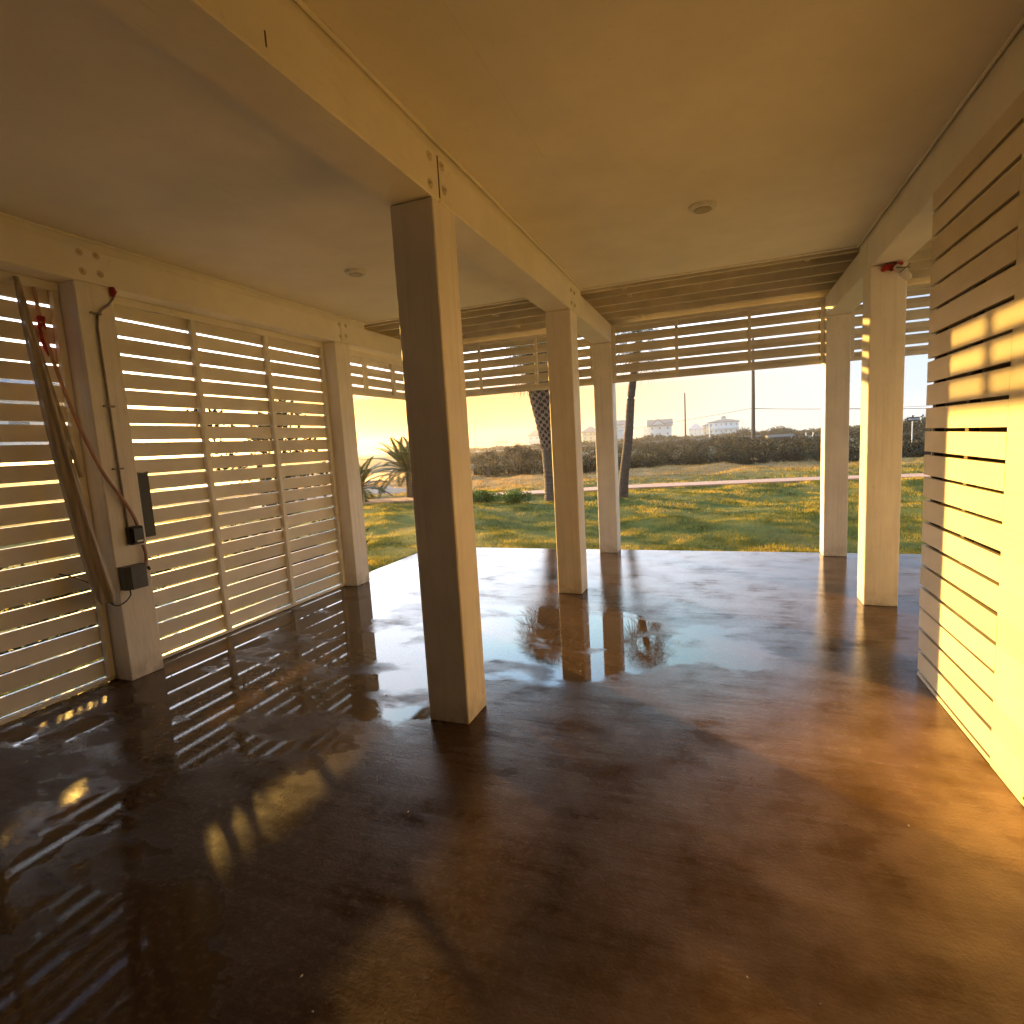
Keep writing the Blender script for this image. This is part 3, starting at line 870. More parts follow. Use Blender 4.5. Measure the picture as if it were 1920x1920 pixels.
# ------------------------------------------------------------ houses beyond the scrub
def house(label, x, y, w_, d_, z0, z1, roof, ridge, wallm, roofm=None, rz=0.0, floors=2, cols=4, porch=None, cupola=False, gable_front=False, name='beach_house', base=True):
    roofm = roofm or M_roof
    root = empty(name, (x, y, 0), rz)
    tag(root, label, 'house')
    wb = MB(); hw = w_ / 2; hd = d_ / 2
    wb.box((-hw, -hd, z0), (hw, hd, z1))
    wall = wb.build('wall', wallm, root)
    if base: bs = MB(); bs.box((-hw + .4, -hd + .4, -1.0), (hw - .4, hd - .4, z0 - .003)); bs.build('ground_floor', wallm, root)
    rb = MB(); o = .5; t = .25
    if roof == 'gable_side':      # ridge runs along x
        rb.add([(-hw - o, -hd - o, z1), (hw + o, -hd - o, z1), (hw + o, 0, ridge), (-hw - o, 0, ridge), (-hw - o, hd + o, z1), (hw + o, hd + o, z1),
                (-hw - o, -hd - o, z1 - t), (hw + o, -hd - o, z1 - t), (hw + o, hd + o, z1 - t), (-hw - o, hd + o, z1 - t)],
               [(0, 1, 2, 3), (3, 2, 5, 4), (0, 6, 7, 1), (4, 5, 8, 9), (0, 3, 4, 9, 6), (1, 7, 8, 5, 2), (6, 9, 8, 7)])
        rf = rb.build('roof', roofm, root)
        if gable_front:
            gb = MB(); gw = w_ * .30; gx_ = -w_ * .08
            gb.add([(gx_ - gw, -hd - .35, z1), (gx_ + gw, -hd - .35, z1), (gx_, -hd - .35, ridge - .25), (gx_ - gw, 0, z1), (gx_ + gw, 0, z1), (gx_, 0, ridge - .25),],
                   [(0, 1, 2), (1, 4, 5, 2), (0, 2, 5, 3)])
            gb.build('front_gable', wallm, root)
            cap = MB()
            for s_ in (-1, 1):
                cap.add([(gx_ + s_ * gw * 1.18, -hd - .75, z1 - .38), (gx_, -hd - .75, ridge - .1), (gx_, .1, ridge - .1), (gx_ + s_ * gw * 1.18, .1, z1 - .38),
                         (gx_ + s_ * gw * 1.18, -hd - .75, z1 - .13), (gx_, -hd - .75, ridge + .15), (gx_, .1, ridge + .15), (gx_ + s_ * gw * 1.18, .1, z1 - .13)],
                        [(0, 1, 2, 3), (7, 6, 5, 4), (0, 4, 5, 1), (3, 2, 6, 7), (0, 3, 7, 4)])
            cap.build('gable_roof', roofm, root)
    else:
        q = .12 if roof == 'hip' else .001
        rw = max(hw - hd * .9, hw * q)
        rb.add([(-hw - o, -hd - o, z1), (hw + o, -hd - o, z1), (hw + o, hd + o, z1), (-hw - o, hd + o, z1), (-rw, 0, ridge), (rw, 0, ridge),
                (-hw - o, -hd - o, z1 - t), (hw + o, -hd - o, z1 - t), (hw + o, hd + o, z1 - t), (-hw - o, hd + o, z1 - t)],
               [(0, 1, 5, 4), (1, 2, 5), (2, 3, 4, 5), (3, 0, 4), (0, 6, 7, 1), (1, 7, 8, 2), (2, 8, 9, 3), (3, 9, 6, 0), (6, 9, 8, 7)])
        rf = rb.build('roof', roofm, root)
    if cupola:
        cb = MB(); cb.box((-.9, -.9, ridge - .7), (.9, .9, ridge + .75))
        cu = cb.build('cupola', wallm, root)
        rr = MB(); rr.add([(-1.2, -1.2, ridge + .76), (1.2, -1.2, ridge + .76), (1.2, 1.2, ridge + .76), (-1.2, 1.2, ridge + .76), (0, 0, ridge + 1.5)],
                          [(0, 1, 4), (1, 2, 4), (2, 3, 4), (3, 0, 4), (3, 2, 1, 0)])
        rr.build('cupola_roof', roofm, cu)
    fh = (z1 - z0) / floors
    for f_ in range(floors):
        for c_ in range(cols):
            xx = -hw + (c_ + .5) * w_ / cols
            zc = z0 + fh * (f_ + .52)
            wf = MB(); wf.box((xx - .34, -hd - .07, zc - .55), (xx + .34, -hd - .003, zc + .55))
            fr_ = wf.build('window', M_hwhite, root)
            wp = MB(); wp.box((xx - .25, -hd - .09, zc - .46), (xx + .25, -hd - .073, zc + .46))
            wp.build('pane', M_glass, fr_)
    if porch:
        pb = MB(); (px0, px1, pd) = porch
        for f_ in range(floors):
            zf = z0 + fh * f_
            pb.box((px0, -hd - pd, zf - .2), (px1, -hd - .1, zf))
            pb.box((px0, -hd - pd, zf + .95), (px1, -hd - pd + .08, zf + 1.05))
            k = px0
            while k <= px1 + .01:
                pb.box((k - .08, -hd - pd + .10, zf + .003), (k + .08, -hd - pd + .26, zf + fh - .203)); k += (px1 - px0) / 5
        pb.build('porch', M_hwhite, root)
house('pale blue gabled beach house, nearest right of the slender palm', -22.3, 222, 8.6, 8, 1.2, 5.6, 'gable_side', 8.0, M_hblue, rz=.1, cols=3, gable_front=True, porch=(-6.0, -4.4, 2.2))
house('white two storey beach house with wraparound porch and rooftop cupola', .9, 243, 11.2, 8, .7, 5.9, 'hip', 6.9, M_hblue, cols=6, porch=(-6.4, 7.2, 1.6), cupola=True, rz=-.03)
house('hazy blue hip roofed house between the two white houses', -17.4, 425, 9.5, 9, 1.0, 5.2, 'hip', 9.3, M_hblue, M_roofb, cols=3)
house('narrow yellowish house touching the left of the house with a cupola', -5.9, 262, 3.4, 5, .8, 5.0, 'hip', 5.9, M_hyell, cols=2)
house('yellow house seen in the slot between two middle posts', -57.0, 256, 8, 8, 1.4, 5.4, 'hip', 7.9, M_hyell, rz=.2, cols=3)
house('turquoise house half hidden behind the back middle post', -35.0, 200, 6.6, 7, .9, 6.4, 'gable_side', 8.0, M_hteal, rz=.15, cols=3, porch=(2.2, 3.8, 2))
house('tall hazy house left of the thick palm trunk', -94.0, 288, 9.5, 8, -.2, 5.8, 'hip', 8.8, M_hwhite, rz=.3, cols=3)
house('faint low house far off in the haze over the pond', -143, 357, 11, 8, -.3, 3.6, 'hip', 5.4, M_hwhite, rz=.35, cols=3)
house('faint beige house in the haze above the left part of the pond', -141, 262, 8, 7, -.3, 4.6, 'gable_side', 7.0, M_hwhite, rz=.5, cols=2)

house('white neighbouring house glimpsed through the slats at the far left', -24.5, 11.0, 6, 6, 2.0, 4.2, 'hip', 5.4, M_hwhite, rz=1.0, cols=3, floors=1, base=False)

# leafy shrub just outside the slatted wall
root = empty('leafy_shrub', (-5.9, 5.85, -.03)); tag(root, 'leafy shrub outside, seen as dark specks through the slats', 'shrub')
g_ = np.random.default_rng(91)
c = np.stack([g_.normal(0, .38, 26), g_.normal(0, .38, 26), g_.uniform(.75, 2.15, 26)], 1)
V = leafcloud(c, np.full((26, 3), .20), 90, .05, 92)
npmesh('foliage', V, np.arange(len(V)).reshape(-1, 3), M_scrub2, root)
c = np.stack([g_.normal(0, .6, 14), g_.normal(0, .6, 14), g_.uniform(.15, .5, 14)], 1)
V = leafcloud(c, np.full((14, 3), .22), 80, .05, 93)
npmesh('low_foliage', V, np.arange(len(V)).reshape(-1, 3), M_scrub2, root)
mb = MB()
mb.tube([(0, 0, 0), (.04, .02, .8), (-.03, 0, 1.5)], [.05, .04, .03], 7)
mb.build('trunk', M_twig, root)

# low shrubs along the outside foot of the left wall
for i, (y, h, lb) in enumerate(((-.3, .75, 'first low shrub outside the slats, at the far left edge'), (.9, .8, 'second low shrub outside the slats left of the hanging sheeting'), (2.1, .8, 'third low shrub outside the slats behind the hanging sheeting'), (3.1, .7, 'fourth low shrub outside the slats behind the electric boxes'), (5.3, .42, 'small low shrub outside the last slatted bay'))):
    root = empty('low_shrub', (-5.15, y, -.03)); tag(root, lb, 'shrub', 'low shrubs outside the left wall')
    g_ = np.random.default_rng(200 + i)
    c = np.stack([g_.uniform(-.2, .2, 20), g_.uniform(-.55, .55, 20), g_.uniform(.08, h - .12, 20)], 1)
    V = leafcloud(c, np.full((20, 3), .15), 110, .04, 210 + i)
    npmesh('foliage', V, np.arange(len(V)).reshape(-1, 3), M_scrub2, root)
    mb = MB(); mb.tube([(0, 0, 0), (.02, 0, h * .6)], [.03, .012], 6); mb.build('stem', M_twig, root)

# low grey roofs in the scrub
def shed(label, x, y, w_, rz, h=.62):
    root = empty('low_shed', (x, y, 0), rz)
    tag(root, label, 'shed')
    wb = MB(); wb.box((-w_ / 2, -1, -.4), (w_ / 2, 1, h - .15)); wb.build('wall', M_dark, root)
    rb = MB(); rb.add([(-w_ / 2 - .2, -1.3, h - .14), (w_ / 2 + .2, -1.3, h - .14), (w_ / 2 + .2, 0, h + .12), (-w_ / 2 - .2, 0, h + .12), (-w_ / 2 - .2, 1.3, h - .14), (w_ / 2 + .2, 1.3, h - .14)],
                      [(0, 1, 2, 3), (3, 2, 5, 4), (0, 3, 4), (1, 5, 2), (0, 4, 5, 1)])
    rb.build('roof', M_dark, root)
shed('flat grey roofed shed low in the scrub right of the tall pole', 6.2, 70, 2.4, .1, .78)
shed('long low grey roof in the scrub left of the right corner post', 8.5, 66, 2.6, -.05, .55)
for k, (x, lb) in enumerate(((8.1, 'left one of two short white marker posts in the scrub'), (8.75, 'right one of two short white marker posts in the scrub'))):
    mb = MB(); mb.tube([(x, 64, -.2), (x, 64, .92)], .07, 8); mb.tube([(x, 64, .9), (x, 64, .98)], .09, 8)
    tag(mb.build('marker_post', M_wpole), lb, 'post', 'white marker posts in the scrub')

# guard rail beyond the scrub
root = empty('guard_rail', (-3, 96, 0))
tag(root, 'grey guard rail along the road beyond the scrub', 'guard rail')
mb = MB(); mb.box((-10, -.05, .45), (11, .0, .75)); mb.build('rail', M_metal, root)
for k in range(12):
    mb = MB(); mb.box((-10 + k * 1.9 - .06, .004, -.4), (-10 + k * 1.9 + .06, .12, .7)); mb.build('post', M_metal, root)

# ------------------------------------------------------------ poles, wires, sign
def pole(x, y, h, r0, r1, name, label, mat, arm=0, cat='utility pole'):
    root = empty(name, (x, y, -.3)); tag(root, label, cat)
    mb = MB(); mb.tube([(0, 0, 0), (.02, 0, h * .5), (0, 0, h)], [r0, (r0 + r1) / 2, r1], 12); mb.build('pole', mat, root)
    if arm:
        ab = MB(); ab.box((-arm, -.06, h - .7), (arm, .06, h - .58)); ab.build('cross_arm', mat, root)
        for s_ in (-1, 0, 1):
            ib = MB(); ib.tube([(s_ * arm * .85, 0, h - .579), (s_ * arm * .85, 0, h - .42)], [.05, .03], 8); ib.build('insulator', M_metal, root)
    return root
pole(2.93, 60, 10.8, .20, .12, 'utility_pole', 'tall dark utility pole standing in the scrub', M_pole, arm=1.1)
pole(-6.4, 110, 9.6, .18, .11, 'utility_pole', 'thin far utility pole between the two white houses', M_pole)
pole(-1.67, 90, 3.1, .11, .11, 'white_post', 'short white post standing left of the house with a cupola', M_wpole, cat='post')
pole(-103.6, 227.5, 12.4, .16, .08, 'radio_mast', 'faint thin mast leaning in the haze left of the houses', M_pole, cat='mast')
def wire(a, b, sag, label, r=.022):
    a = Vector(a); b = Vector(b); mb = MB()
    mb.tube([a.lerp(b, i / 24) - Vector((0, 0, sag * 4 * (i / 24) * (1 - i / 24))) for i in range(25)], r, 5)
    tag(mb.build('overhead_wire', M_wire), label, 'wire', 'overhead wires on the utility poles')
wire((-34, 92, 1.6), (2.93, 59.8, 3.68), .35, 'overhead wire falling away left from the tall pole', .02)
wire((2.93, 59.8, 3.62), (24, 57, 2.1), .1, 'lower overhead wire running right from the tall pole', .022)
wire((2.93, 59.8, 3.66), (24, 57, 2.75), .35, 'upper thin overhead wire running right from the tall pole', .012)

# black one way arrow sign
sx, sy = 11.72, 43.5
root = empty('street_sign', (sx, sy, 0), R(14)); tag(root, 'small black one way arrow sign on a white post', 'street sign')
mb = MB(); mb.tube([(0, 0, -.2), (0, 0, 1.56)], .035, 8); mb.build('post', M_wpole, root)
mb = MB(); mb.box((-.40, -.055, 1.50), (.40, -.04, 1.76), .004); pan = mb.build('sign_panel', M_signk, root)
mb = MB(); y_ = -.059
mb.add([(-.34, y_, 1.63), (-.22, y_, 1.56), (-.22, y_, 1.59), (.33, y_, 1.59), (.33, y_, 1.67), (-.22, y_, 1.67), (-.22, y_, 1.70)], [(0, 1, 2, 3, 4, 5, 6)])
mb.build('arrow', M_signw, pan)
tcv = bpy.data.curves.new('one_way_text', 'FONT'); tcv.body = 'ONE WAY'; tcv.size = .08; tcv.align_x = 'CENTER'; tcv.align_y = 'CENTER'; tcv.extrude = .0005
tmp = bpy.data.objects.new('tmp', tcv); COL.objects.link(tmp)
dg = bpy.context.evaluated_depsgraph_get()
me = bpy.data.meshes.new_from_object(tmp.evaluated_get(dg))
bpy.data.objects.remove(tmp)
me.materials.clear(); me.materials.append(M_signk)
lt = bpy.data.objects.new('lettering', me); lt.rotation_euler = (R(90), 0, 0); lt.location = (.06, -.063, 1.63)
link(lt, pan)

# ============================================================ THE HOUSE (underside of a raised beach house)
ZB0, ZB1, ZC = 2.63, 2.845, 2.905        # beam bottom, beam top, ceiling
PW = 0.235
def post(x0, y0, label, mat=M_post):
    mb = MB(); mb.box((x0, y0, 0.0), (x0 + PW, y0 + PW, ZB0 - .002), .006)
    # rough concrete/paint foot
    me_o = mb.build('support_post', mat)
    tag(me_o, label, 'post', 'square posts holding up the house')
    return me_o
post(-1.49, 2.45, 'nearest middle post, big in the centre, dark front and bright right side')
post(-1.49, 4.985, 'second middle post, behind the big near one')
post(-1.49, 6.93, 'last middle post at the slab edge beside the slender palm')
post(1.06, 5.03, 'nearer of the two right posts, with red foam at its top')
post(1.06, 6.94, 'farther right post standing at the slab edge')
post(-4.00, 2.40, 'left post carrying the electric boxes')
post(-4.00, 4.90, 'left corner post where the slatted wall ends')
post(-4.00, 6.93, 'back left corner post behind the big near post')
post(-1.49, -2.4, 'middle post behind the viewer'); post(-4.00, -0.1, 'left post behind the viewer')
post(-4.00, -2.6, 'second left post behind the viewer')
post(4.2, 6.94, 'far right corner post beyond the storage room')

def ring(mb, x, y, z, r=.020):
    """recessed painted washer and bolt head on a +x face"""
    seg = 20; vs = []; fs = []
    prof = [(r * 1.15, 0.0005), (r * 1.0, .004), (r * .82, .004), (r * .62, -.0), (r * .5, .002), (r * .42, .012), (0.0001, .012)]
    for (rr, d) in prof:
        for k in range(seg):
            a = 2 * math.pi * k / seg
            vs.append((x + d, y + rr * math.cos(a), z + rr * math.sin(a)))
    for i in range(len(prof) - 1):
        for k in range(seg):
            k2 = (k + 1) % seg
            fs.append((i * seg + k, i * seg + k2, (i + 1) * seg + k2, (i + 1) * seg + k))
    mb.add(vs, fs)
def beam(x0, segs, label, bolts=(), seams=(), trim=True):
    root = empty('ceiling_beam', (x0, segs[0][0], ZB0)); tag(root, label, 'beam', 'long painted beams under the ceiling')
    oy = segs[0][0]
    mb = MB()
    for (a, b_) in segs:
        mb.box((0, a - oy + .002, 0), (PW, b_ - oy - .002, ZB1 - ZB0), .006)
    mb.build('timber', M_beam, root)
    if trim:
        y1 = 5.47 - oy
        mb = MB(); mb.box((.012, 0, ZB1 - ZB0 + .001), (PW - .012, y1, ZC - ZB0 - .001)); mb.build('filler_strip', M_frame, root)
        mb = MB()
        for xx, s_ in ((-.004, -1), (PW + .004, 1)):
            mb.tube([(xx, .01, ZC - ZB0 - .008), (xx, y1, ZC - ZB0 - .008)], .009, 8)
        mb.build('ceiling_trim', M_beam, root)
    for (y, z) in bolts:
        mb = MB(); ring(mb, PW, y - oy, z - ZB0); mb.build('bolt', M_bolt, root, True)
    for (y, z0, z1) in seams:
        mb = MB(); mb.box((PW - .003, y - oy - .003, z0 - ZB0), (PW + .0012, y - oy + .003, z1 - ZB0)); mb.build('joint_gap', M_dark, root)
    return root
beam(-1.49, [(-7, 2.53), (2.53, 5.1), (5.1, 7.165)], 'middle beam running from the viewer to the slab edge over the centre posts',
     [(2.445, 2.80), (2.567, 2.804), (2.436, 2.675), (2.578, 2.70), (5.03, 2.80), (5.15, 2.80), (5.03, 2.69), (5.15, 2.69)], [(2.53, 2.648, 2.838), (1.442, 2.665, 2.71)])
beam(-4.00, [(-7, 5.02), (5.02, 7.165)], 'left beam over the slatted wall and the electric boxes',
     [(2.459, 2.808), (2.562, 2.812), (2.465, 2.694), (2.573, 2.702), (5.0, 2.815), (5.11, 2.82), (5.005, 2.69), (5.1, 2.71)])
beam(1.06, [(-7, 5.15), (5.15, 7.175)], 'right beam running over the top of the slatted right wall')

# ceiling boards, above both halves, one soffit
root = empty('soffit_ceiling', (0, 0, ZC)); tag(root, 'smooth cream painted ceiling of the raised house', 'ceiling')
mb = MB()
for (a, b_) in ((-4.1, -2.5), (-2.5, -1.37), (-1.37, -.84), (-.84, 1.18), (1.18, 4.6)):
    mb = MB(); mb.box((a + .0005, -7, 0), (b_ - .0005, 5.48, .04)); mb.build('soffit_panel', M_ceil, root)
mb = MB()
mb.box((-4.1, -7, .045), (4.6, 5.48, .30)); mb.build('floor_above', M_dark, root)
mb = MB(); mb.box((-4.1, 5.44, -.010), (-1.502, 5.479, -.001)); mb.box((-1.243, 5.44, -.010), (1.048, 5.479, -.001)); mb.box((1.307, 5.44, -.010), (4.55, 5.479, -.001))
mb.build('edge_trim', M_beam, root)
# deck beyond the ceiling: joists and boards
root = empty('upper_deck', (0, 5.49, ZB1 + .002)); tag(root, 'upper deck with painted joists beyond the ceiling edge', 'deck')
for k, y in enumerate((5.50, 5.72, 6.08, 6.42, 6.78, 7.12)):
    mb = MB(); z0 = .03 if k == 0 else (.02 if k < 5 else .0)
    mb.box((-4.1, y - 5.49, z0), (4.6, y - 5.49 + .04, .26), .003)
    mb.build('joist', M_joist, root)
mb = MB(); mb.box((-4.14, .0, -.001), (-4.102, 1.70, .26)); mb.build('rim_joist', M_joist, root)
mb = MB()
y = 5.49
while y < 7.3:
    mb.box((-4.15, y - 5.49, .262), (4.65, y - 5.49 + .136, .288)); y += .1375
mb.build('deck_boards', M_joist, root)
for x in (-3.2, -2.4, -.9, .7, 2.2):
    for (a, b_) in ((5.545, 5.715), (5.765, 6.075), (6.125, 6.415), (6.465, 6.775), (6.825, 7.115)):
        if rnd.random() < .25:
            mb = MB(); mb.box((x, a - 5.49, .06), (x + .04, b_ - 5.49, .25)); mb.build('blocking', M_joist, root)

# ceiling lights
for (x, y, r, lb) in ((-.10, 3.975, .085, 'round ceiling light right of the middle beam'), (-2.74, 3.915, .085, 'round ceiling light left of the middle beam')):
    root = empty('ceiling_light', (x, y, ZC)); tag(root, lb, 'ceiling light', 'round lights on the ceiling')
    mb = MB(); mb.disc((0, 0, -.0005), r, r * .68, .022); mb.build('trim_ring', M_white, root, False)
    mb = MB(); mb.disc((0, 0, -.0235), r * .66, r * .5, .006); mb.build('lens', M_lens, root)

# ------------------------------------------------------------ slatted panels
def jit(s): return rnd.uniform(-s, s)
def slats_y(mb, x0, x1, y0, y1, gaps, gw, zlo, zhi):
    """horizontal boards running along y, gaps centred on the given heights"""
    edges = [zlo] + [z for g_ in gaps for z in (g_ - gw / 2, g_ + gw / 2)] + [zhi]
    for i in range(0, len(edges), 2):
        a, b_ = edges[i], edges[i + 1]
        if b_ - a < .004: continue
        j0, j1, o = jit(.0035), jit(.0035), jit(.0015)
        mb.add(*hexa((x0 + o, y0, a + j0), (x1 + o, y0, b_ + j0), (x0 + o, y1, a + j1), (x1 + o, y1, b_ + j1)))
def hexa(a0, a1, b0, b1):
    vs = [(a0[0], a0[1], a0[2]), (a1[0], a0[1], a0[2]), (a1[0], a0[1], a1[2]), (a0[0], a0[1], a1[2]),
          (b0[0], b0[1], b0[2]), (b1[0], b0[1], b0[2]), (b1[0], b0[1], b1[2]), (b0[0], b0[1], b1[2])]
    return vs, [(0, 1, 2, 3), (7, 6, 5, 4), (0, 4, 5, 1), (1, 5, 6, 2), (2, 6, 7, 3), (3, 7, 4, 0)]
def slats_x(mb, y0, y1, x0, x1, gaps, gw, zlo, zhi):
    edges = [zlo] + [z for g_ in gaps for z in (g_ - gw / 2, g_ + gw / 2)] + [zhi]
    for i in range(0, len(edges), 2):
        a, b_ = edges[i], edges[i + 1]
        if b_ - a < .004: continue
        j0, j1, o = jit(.003), jit(.003), jit(.001)
        vs = [(x0, y0 + o, a + j0), (x1, y0 + o, a + j1), (x1, y0 + o, b_ + j1), (x0, y0 + o, b_ + j0),
              (x0, y1 + o, a + j0), (x1, y1 + o, a + j1), (x1, y1 + o, b_ + j1), (x0, y1 + o, b_ + j0)]
        mb.add(vs, [(0, 1, 2, 3), (7, 6, 5, 4), (0, 4, 5, 1), (1, 5, 6, 2), (2, 6, 7, 3), (3, 7, 4, 0)])

GL = [0.038 + .1224 * k for k in range(21)]
def leftpanel(y0, y1, battens, label, bw=.042):
    root = empty('slatted_wall', (-3.96, y0, 0)); tag(root, label, 'slatted wall', 'full height slatted panels of the left wall')
    mb = MB(); slats_y(mb, -.015, .007, .001, y1 - y0 - .001, GL, .0185, .004, 2.60); mb.build('slats', M_slatY, root)
    mb = MB()
    mb.box((.009, .001, ZB0 - .055), (.048, y1 - y0 - .001, ZB0 - .004), .002)
    mb.box((.009, .001, .003), (.030, y1 - y0 - .001, .028), .002)
    for a in (.003, y1 - y0 - .045):
        mb.box((.009, a, .030), (.048, a + .042, ZB0 - .057), .002)
    mb.build('frame', M_frame, root)
    for q in battens:
        mb = MB(); mb.box((.009, q - y0, .030), (.050, q - y0 + bw, ZB0 - .057), .002); mb.build('batten', M_frame, root)
leftpanel(2.636, 4.898, (3.325, 4.085), 'slatted panel between the left post and the corner post, sun glowing through')
leftpanel(.136, 2.398, (.85, 1.6), 'slatted panel left of the electric boxes, cut by the picture edge')
mb = MB(); mb.box((-3.97, -6.9, .003), (-3.94, -.102, ZB0 - .004))  # solid unseen wall added to stop light behind the viewer, dark against bounce
tag(mb.build('left_blocker_wall', M_dark), 'unseen dark wall added on the left behind the viewer to block light', 'wall')

# upper slatted screens along the open sides
GF = [2.245, 2.367, 2.489, 2.611, 2.733]
def upper_x(x0, x1, battens, label, y=7.03):
    root = empty('slatted_screen', (x0, y, 2.14)); tag(root, label, 'slatted screen', 'short slatted screens under the deck')
    W = x1 - x0
    mb = MB(); slats_x(mb, .0, .02, .001, W - .001, [g_ - 2.14 for g_ in GF], .021, .006, .70); mb.build('slats', M_slatX, root)
    mb = MB()
    mb.box((.001, -.042, .0), (W - .001, -.002, .040), .002)
    mb.box((.001, -.042, .665), (W - .001, -.002, .703), .002)
    for a in (.003, W - .041): mb.box((a, -.042, .042), (a + .038, -.002, .663), .002)
    mb.build('frame', M_frame, root)
    for q in battens:
        mb = MB(); mb.box((q - x0 - .018, -.040, .042), (q - x0 + .018, -.002, .663), .002); mb.build('batten', M_frame, root)
upper_x(-1.253, 1.058, (-.49, .305), 'short slatted screen over the centre opening, houses below it')
upper_x(-3.763, -1.492, (-3.05, -2.25), 'short slatted screen over the left opening at the back, thick palm below it')
upper_x(1.297, 4.198, (2.35, 3.2), 'short slatted screen right of the two right posts')
root = empty('slatted_screen', (-3.93, 5.137, 2.12)); tag(root, 'short slatted screen on the left side past the corner post', 'slatted screen', 'short slatted screens under the deck')
mb = MB(); slats_y(mb, -.02, .0, .001, 1.79, [.109, .230, .350], .026, .004, .498); mb.build('slats', M_slatY, root)
mb = MB(); mb.box((.002, .001, .0), (.042, 1.79, .038), .002); mb.box((.002, .001, .43), (.042, 1.79, .500), .002); mb.build('frame', M_frame, root)
for q in (.42, 1.02, 1.6):
    mb = MB(); mb.box((.002, q, .040), (.042, q + .06, .428), .002); mb.build('batten', M_frame, root)

# right wall: slatted section, plain boards, slats again
GR = [0.034 + .1243 * k for k in range(21)]
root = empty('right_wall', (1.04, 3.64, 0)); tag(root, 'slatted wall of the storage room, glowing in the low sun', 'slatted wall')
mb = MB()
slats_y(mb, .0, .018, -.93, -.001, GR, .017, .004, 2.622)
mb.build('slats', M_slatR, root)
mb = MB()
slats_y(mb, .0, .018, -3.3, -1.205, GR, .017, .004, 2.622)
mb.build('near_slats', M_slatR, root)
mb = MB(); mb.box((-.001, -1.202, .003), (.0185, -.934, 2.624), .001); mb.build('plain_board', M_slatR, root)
mb = MB(); mb.box((-.001, -10.4, .003), (.0185, -3.303, 2.624), .001); mb.build('unseen_dark_boards', M_dark, root)  # unseen boards behind the viewer, darkened to cut bounce onto the posts
mb = MB()
for a in (-.06, -.49, -.96, -1.25, -2.2, -3.2):
    mb.box((.0205, a - .02, .004), (.06, a + .02, 2.61))
mb.build('studs', M_dark, root)
root = empty('storage_room', (1.3, 3.60, 0)); tag(root, 'closed storage room behind the slatted right wall', 'room')
mb = MB(); mb.box((-.236, -.02, .003), (3.2, 0.02, ZB0 - .004)); mb.build('end_wall', M_post, root)
mb = MB(); mb.box((3.16, -10.5, .003), (3.2, -.022, ZC - .003)); mb.build('outer_wall', M_post, root)
mb = MB(); mb.box((.02, -.02, ZB0 - .003), (3.2, .02, ZC - .003)); mb.build('end_wall_top', M_post, root)
mb = MB(); mb.box((.25, -3.6, .003), (.27, -.03, ZC - .01)); mb.build('inner_lining', M_dark, root)
# unseen rear wall added behind the viewer, dark to cut bounce light
mb = MB(); mb.box((-4.0, -6.98, .003), (4.5, -6.9, ZB0 - .004))
tag(mb.build('rear_blocker_wall', M_dark), 'unseen dark wall added behind the viewer to cut bounce light', 'wall')

# ------------------------------------------------------------ things on the left post and in the left bay
XF = -3.765
# grey conduit
root = empty('grey_conduit', (XF, 2.6, 2.6)); tag(root, 'thin grey conduit bending down the left post to the black outlet', 'conduit')
pts = [(0, .027, .01), (.012, .027, -.04), (.012, -.01, -.09), (.012, -.06, -.13), (.012, -.09, -.18), (.012, -.101, -.25), (.012, -.100, -.6), (.012, -.097, -1.0), (.012, -.093, -1.56)]
mb = MB(); mb.tube(pts, .0072, 10); mb.build('tube', M_cond, root, True)
for z in (-.16, -.75, -1.16):
    mb = MB(); mb.box((.002, -.135, z - .006), (.0225, -.065, z + .006), .002); mb.build('clip', M_cond, root)
mb = MB(); mb.tube([(.01, .027, -.03), (.015, .03, .0), (.012, .027, .03)], [.012, .022, .015], 9); mb.build('foam_plug', M_red, root)
# pink flexible hose
root = empty('pink_hose', (XF, 2.59, .98)); tag(root, 'pinkish flexible hose drooping from the beam to the electric boxes', 'hose')
def cr(pts, n=8):
    P = [Vector(p) for p in pts]; out = []
    for i in range(len(P) - 1):
        p0 = P[max(i - 1, 0)]; p1 = P[i]; p2 = P[i + 1]; p3 = P[min(i + 2, len(P) - 1)]
        for k in range(n):
            t = k / n
            out.append(0.5 * ((2 * p1) + (p2 - p0) * t + (2 * p0 - 5 * p1 + 4 * p2 - p3) * t * t + (3 * p1 - p0 - 3 * p2 + p3) * t ** 3))
    out.append(P[-1]); return out
mb = MB(); mb.tube(cr([(.02, -.01, .0), (.025, -.035, .12), (.03, -.10, .26), (.03, -.19, .42), (.02, -.245, .58), (-.03, -.28, .80), (-.09, -.30, 1.05), (-.14, -.32, 1.35), (-.17, -.32, 1.63)]), .0105, 12); mb.build('hose', M_pink, root, True)
mb = MB(); mb.tube(cr([(.02, .0, -.07), (.028, .005, -.14), (.022, -.005, -.23)]), .0105, 12); mb.build('lower_hose', M_pink, root, True)
mb = MB(); mb.tube(cr([(-.15, -.315, 1.42), (-.148, -.318, 1.30), (-.125, -.31, 1.18)]), [.02, .022, .02, .017, .022, .02, .018, .02, .02, .02, .02, .02, .019, .018, .016, .014, .012], 9); mb.build('red_tape', M_red, root)
# black outlet
root = empty('outlet_box', (XF, 2.545, .985)); tag(root, 'small black outlet box on the left post', 'outlet box')
mb = MB(); mb.box((.001, -.05, -.062), (.050, .045, .062), .008); mb.build('housing', M_black, root)
mb = MB(); mb.box((.051, -.038, -.050), (.062, .036, .052), .005); mb.build('cover', M_black, root)
mb = MB(); mb.box((.063, -.020, -.045), (.0645, .022, -.033)); mb.build('white_strip', M_white, root)
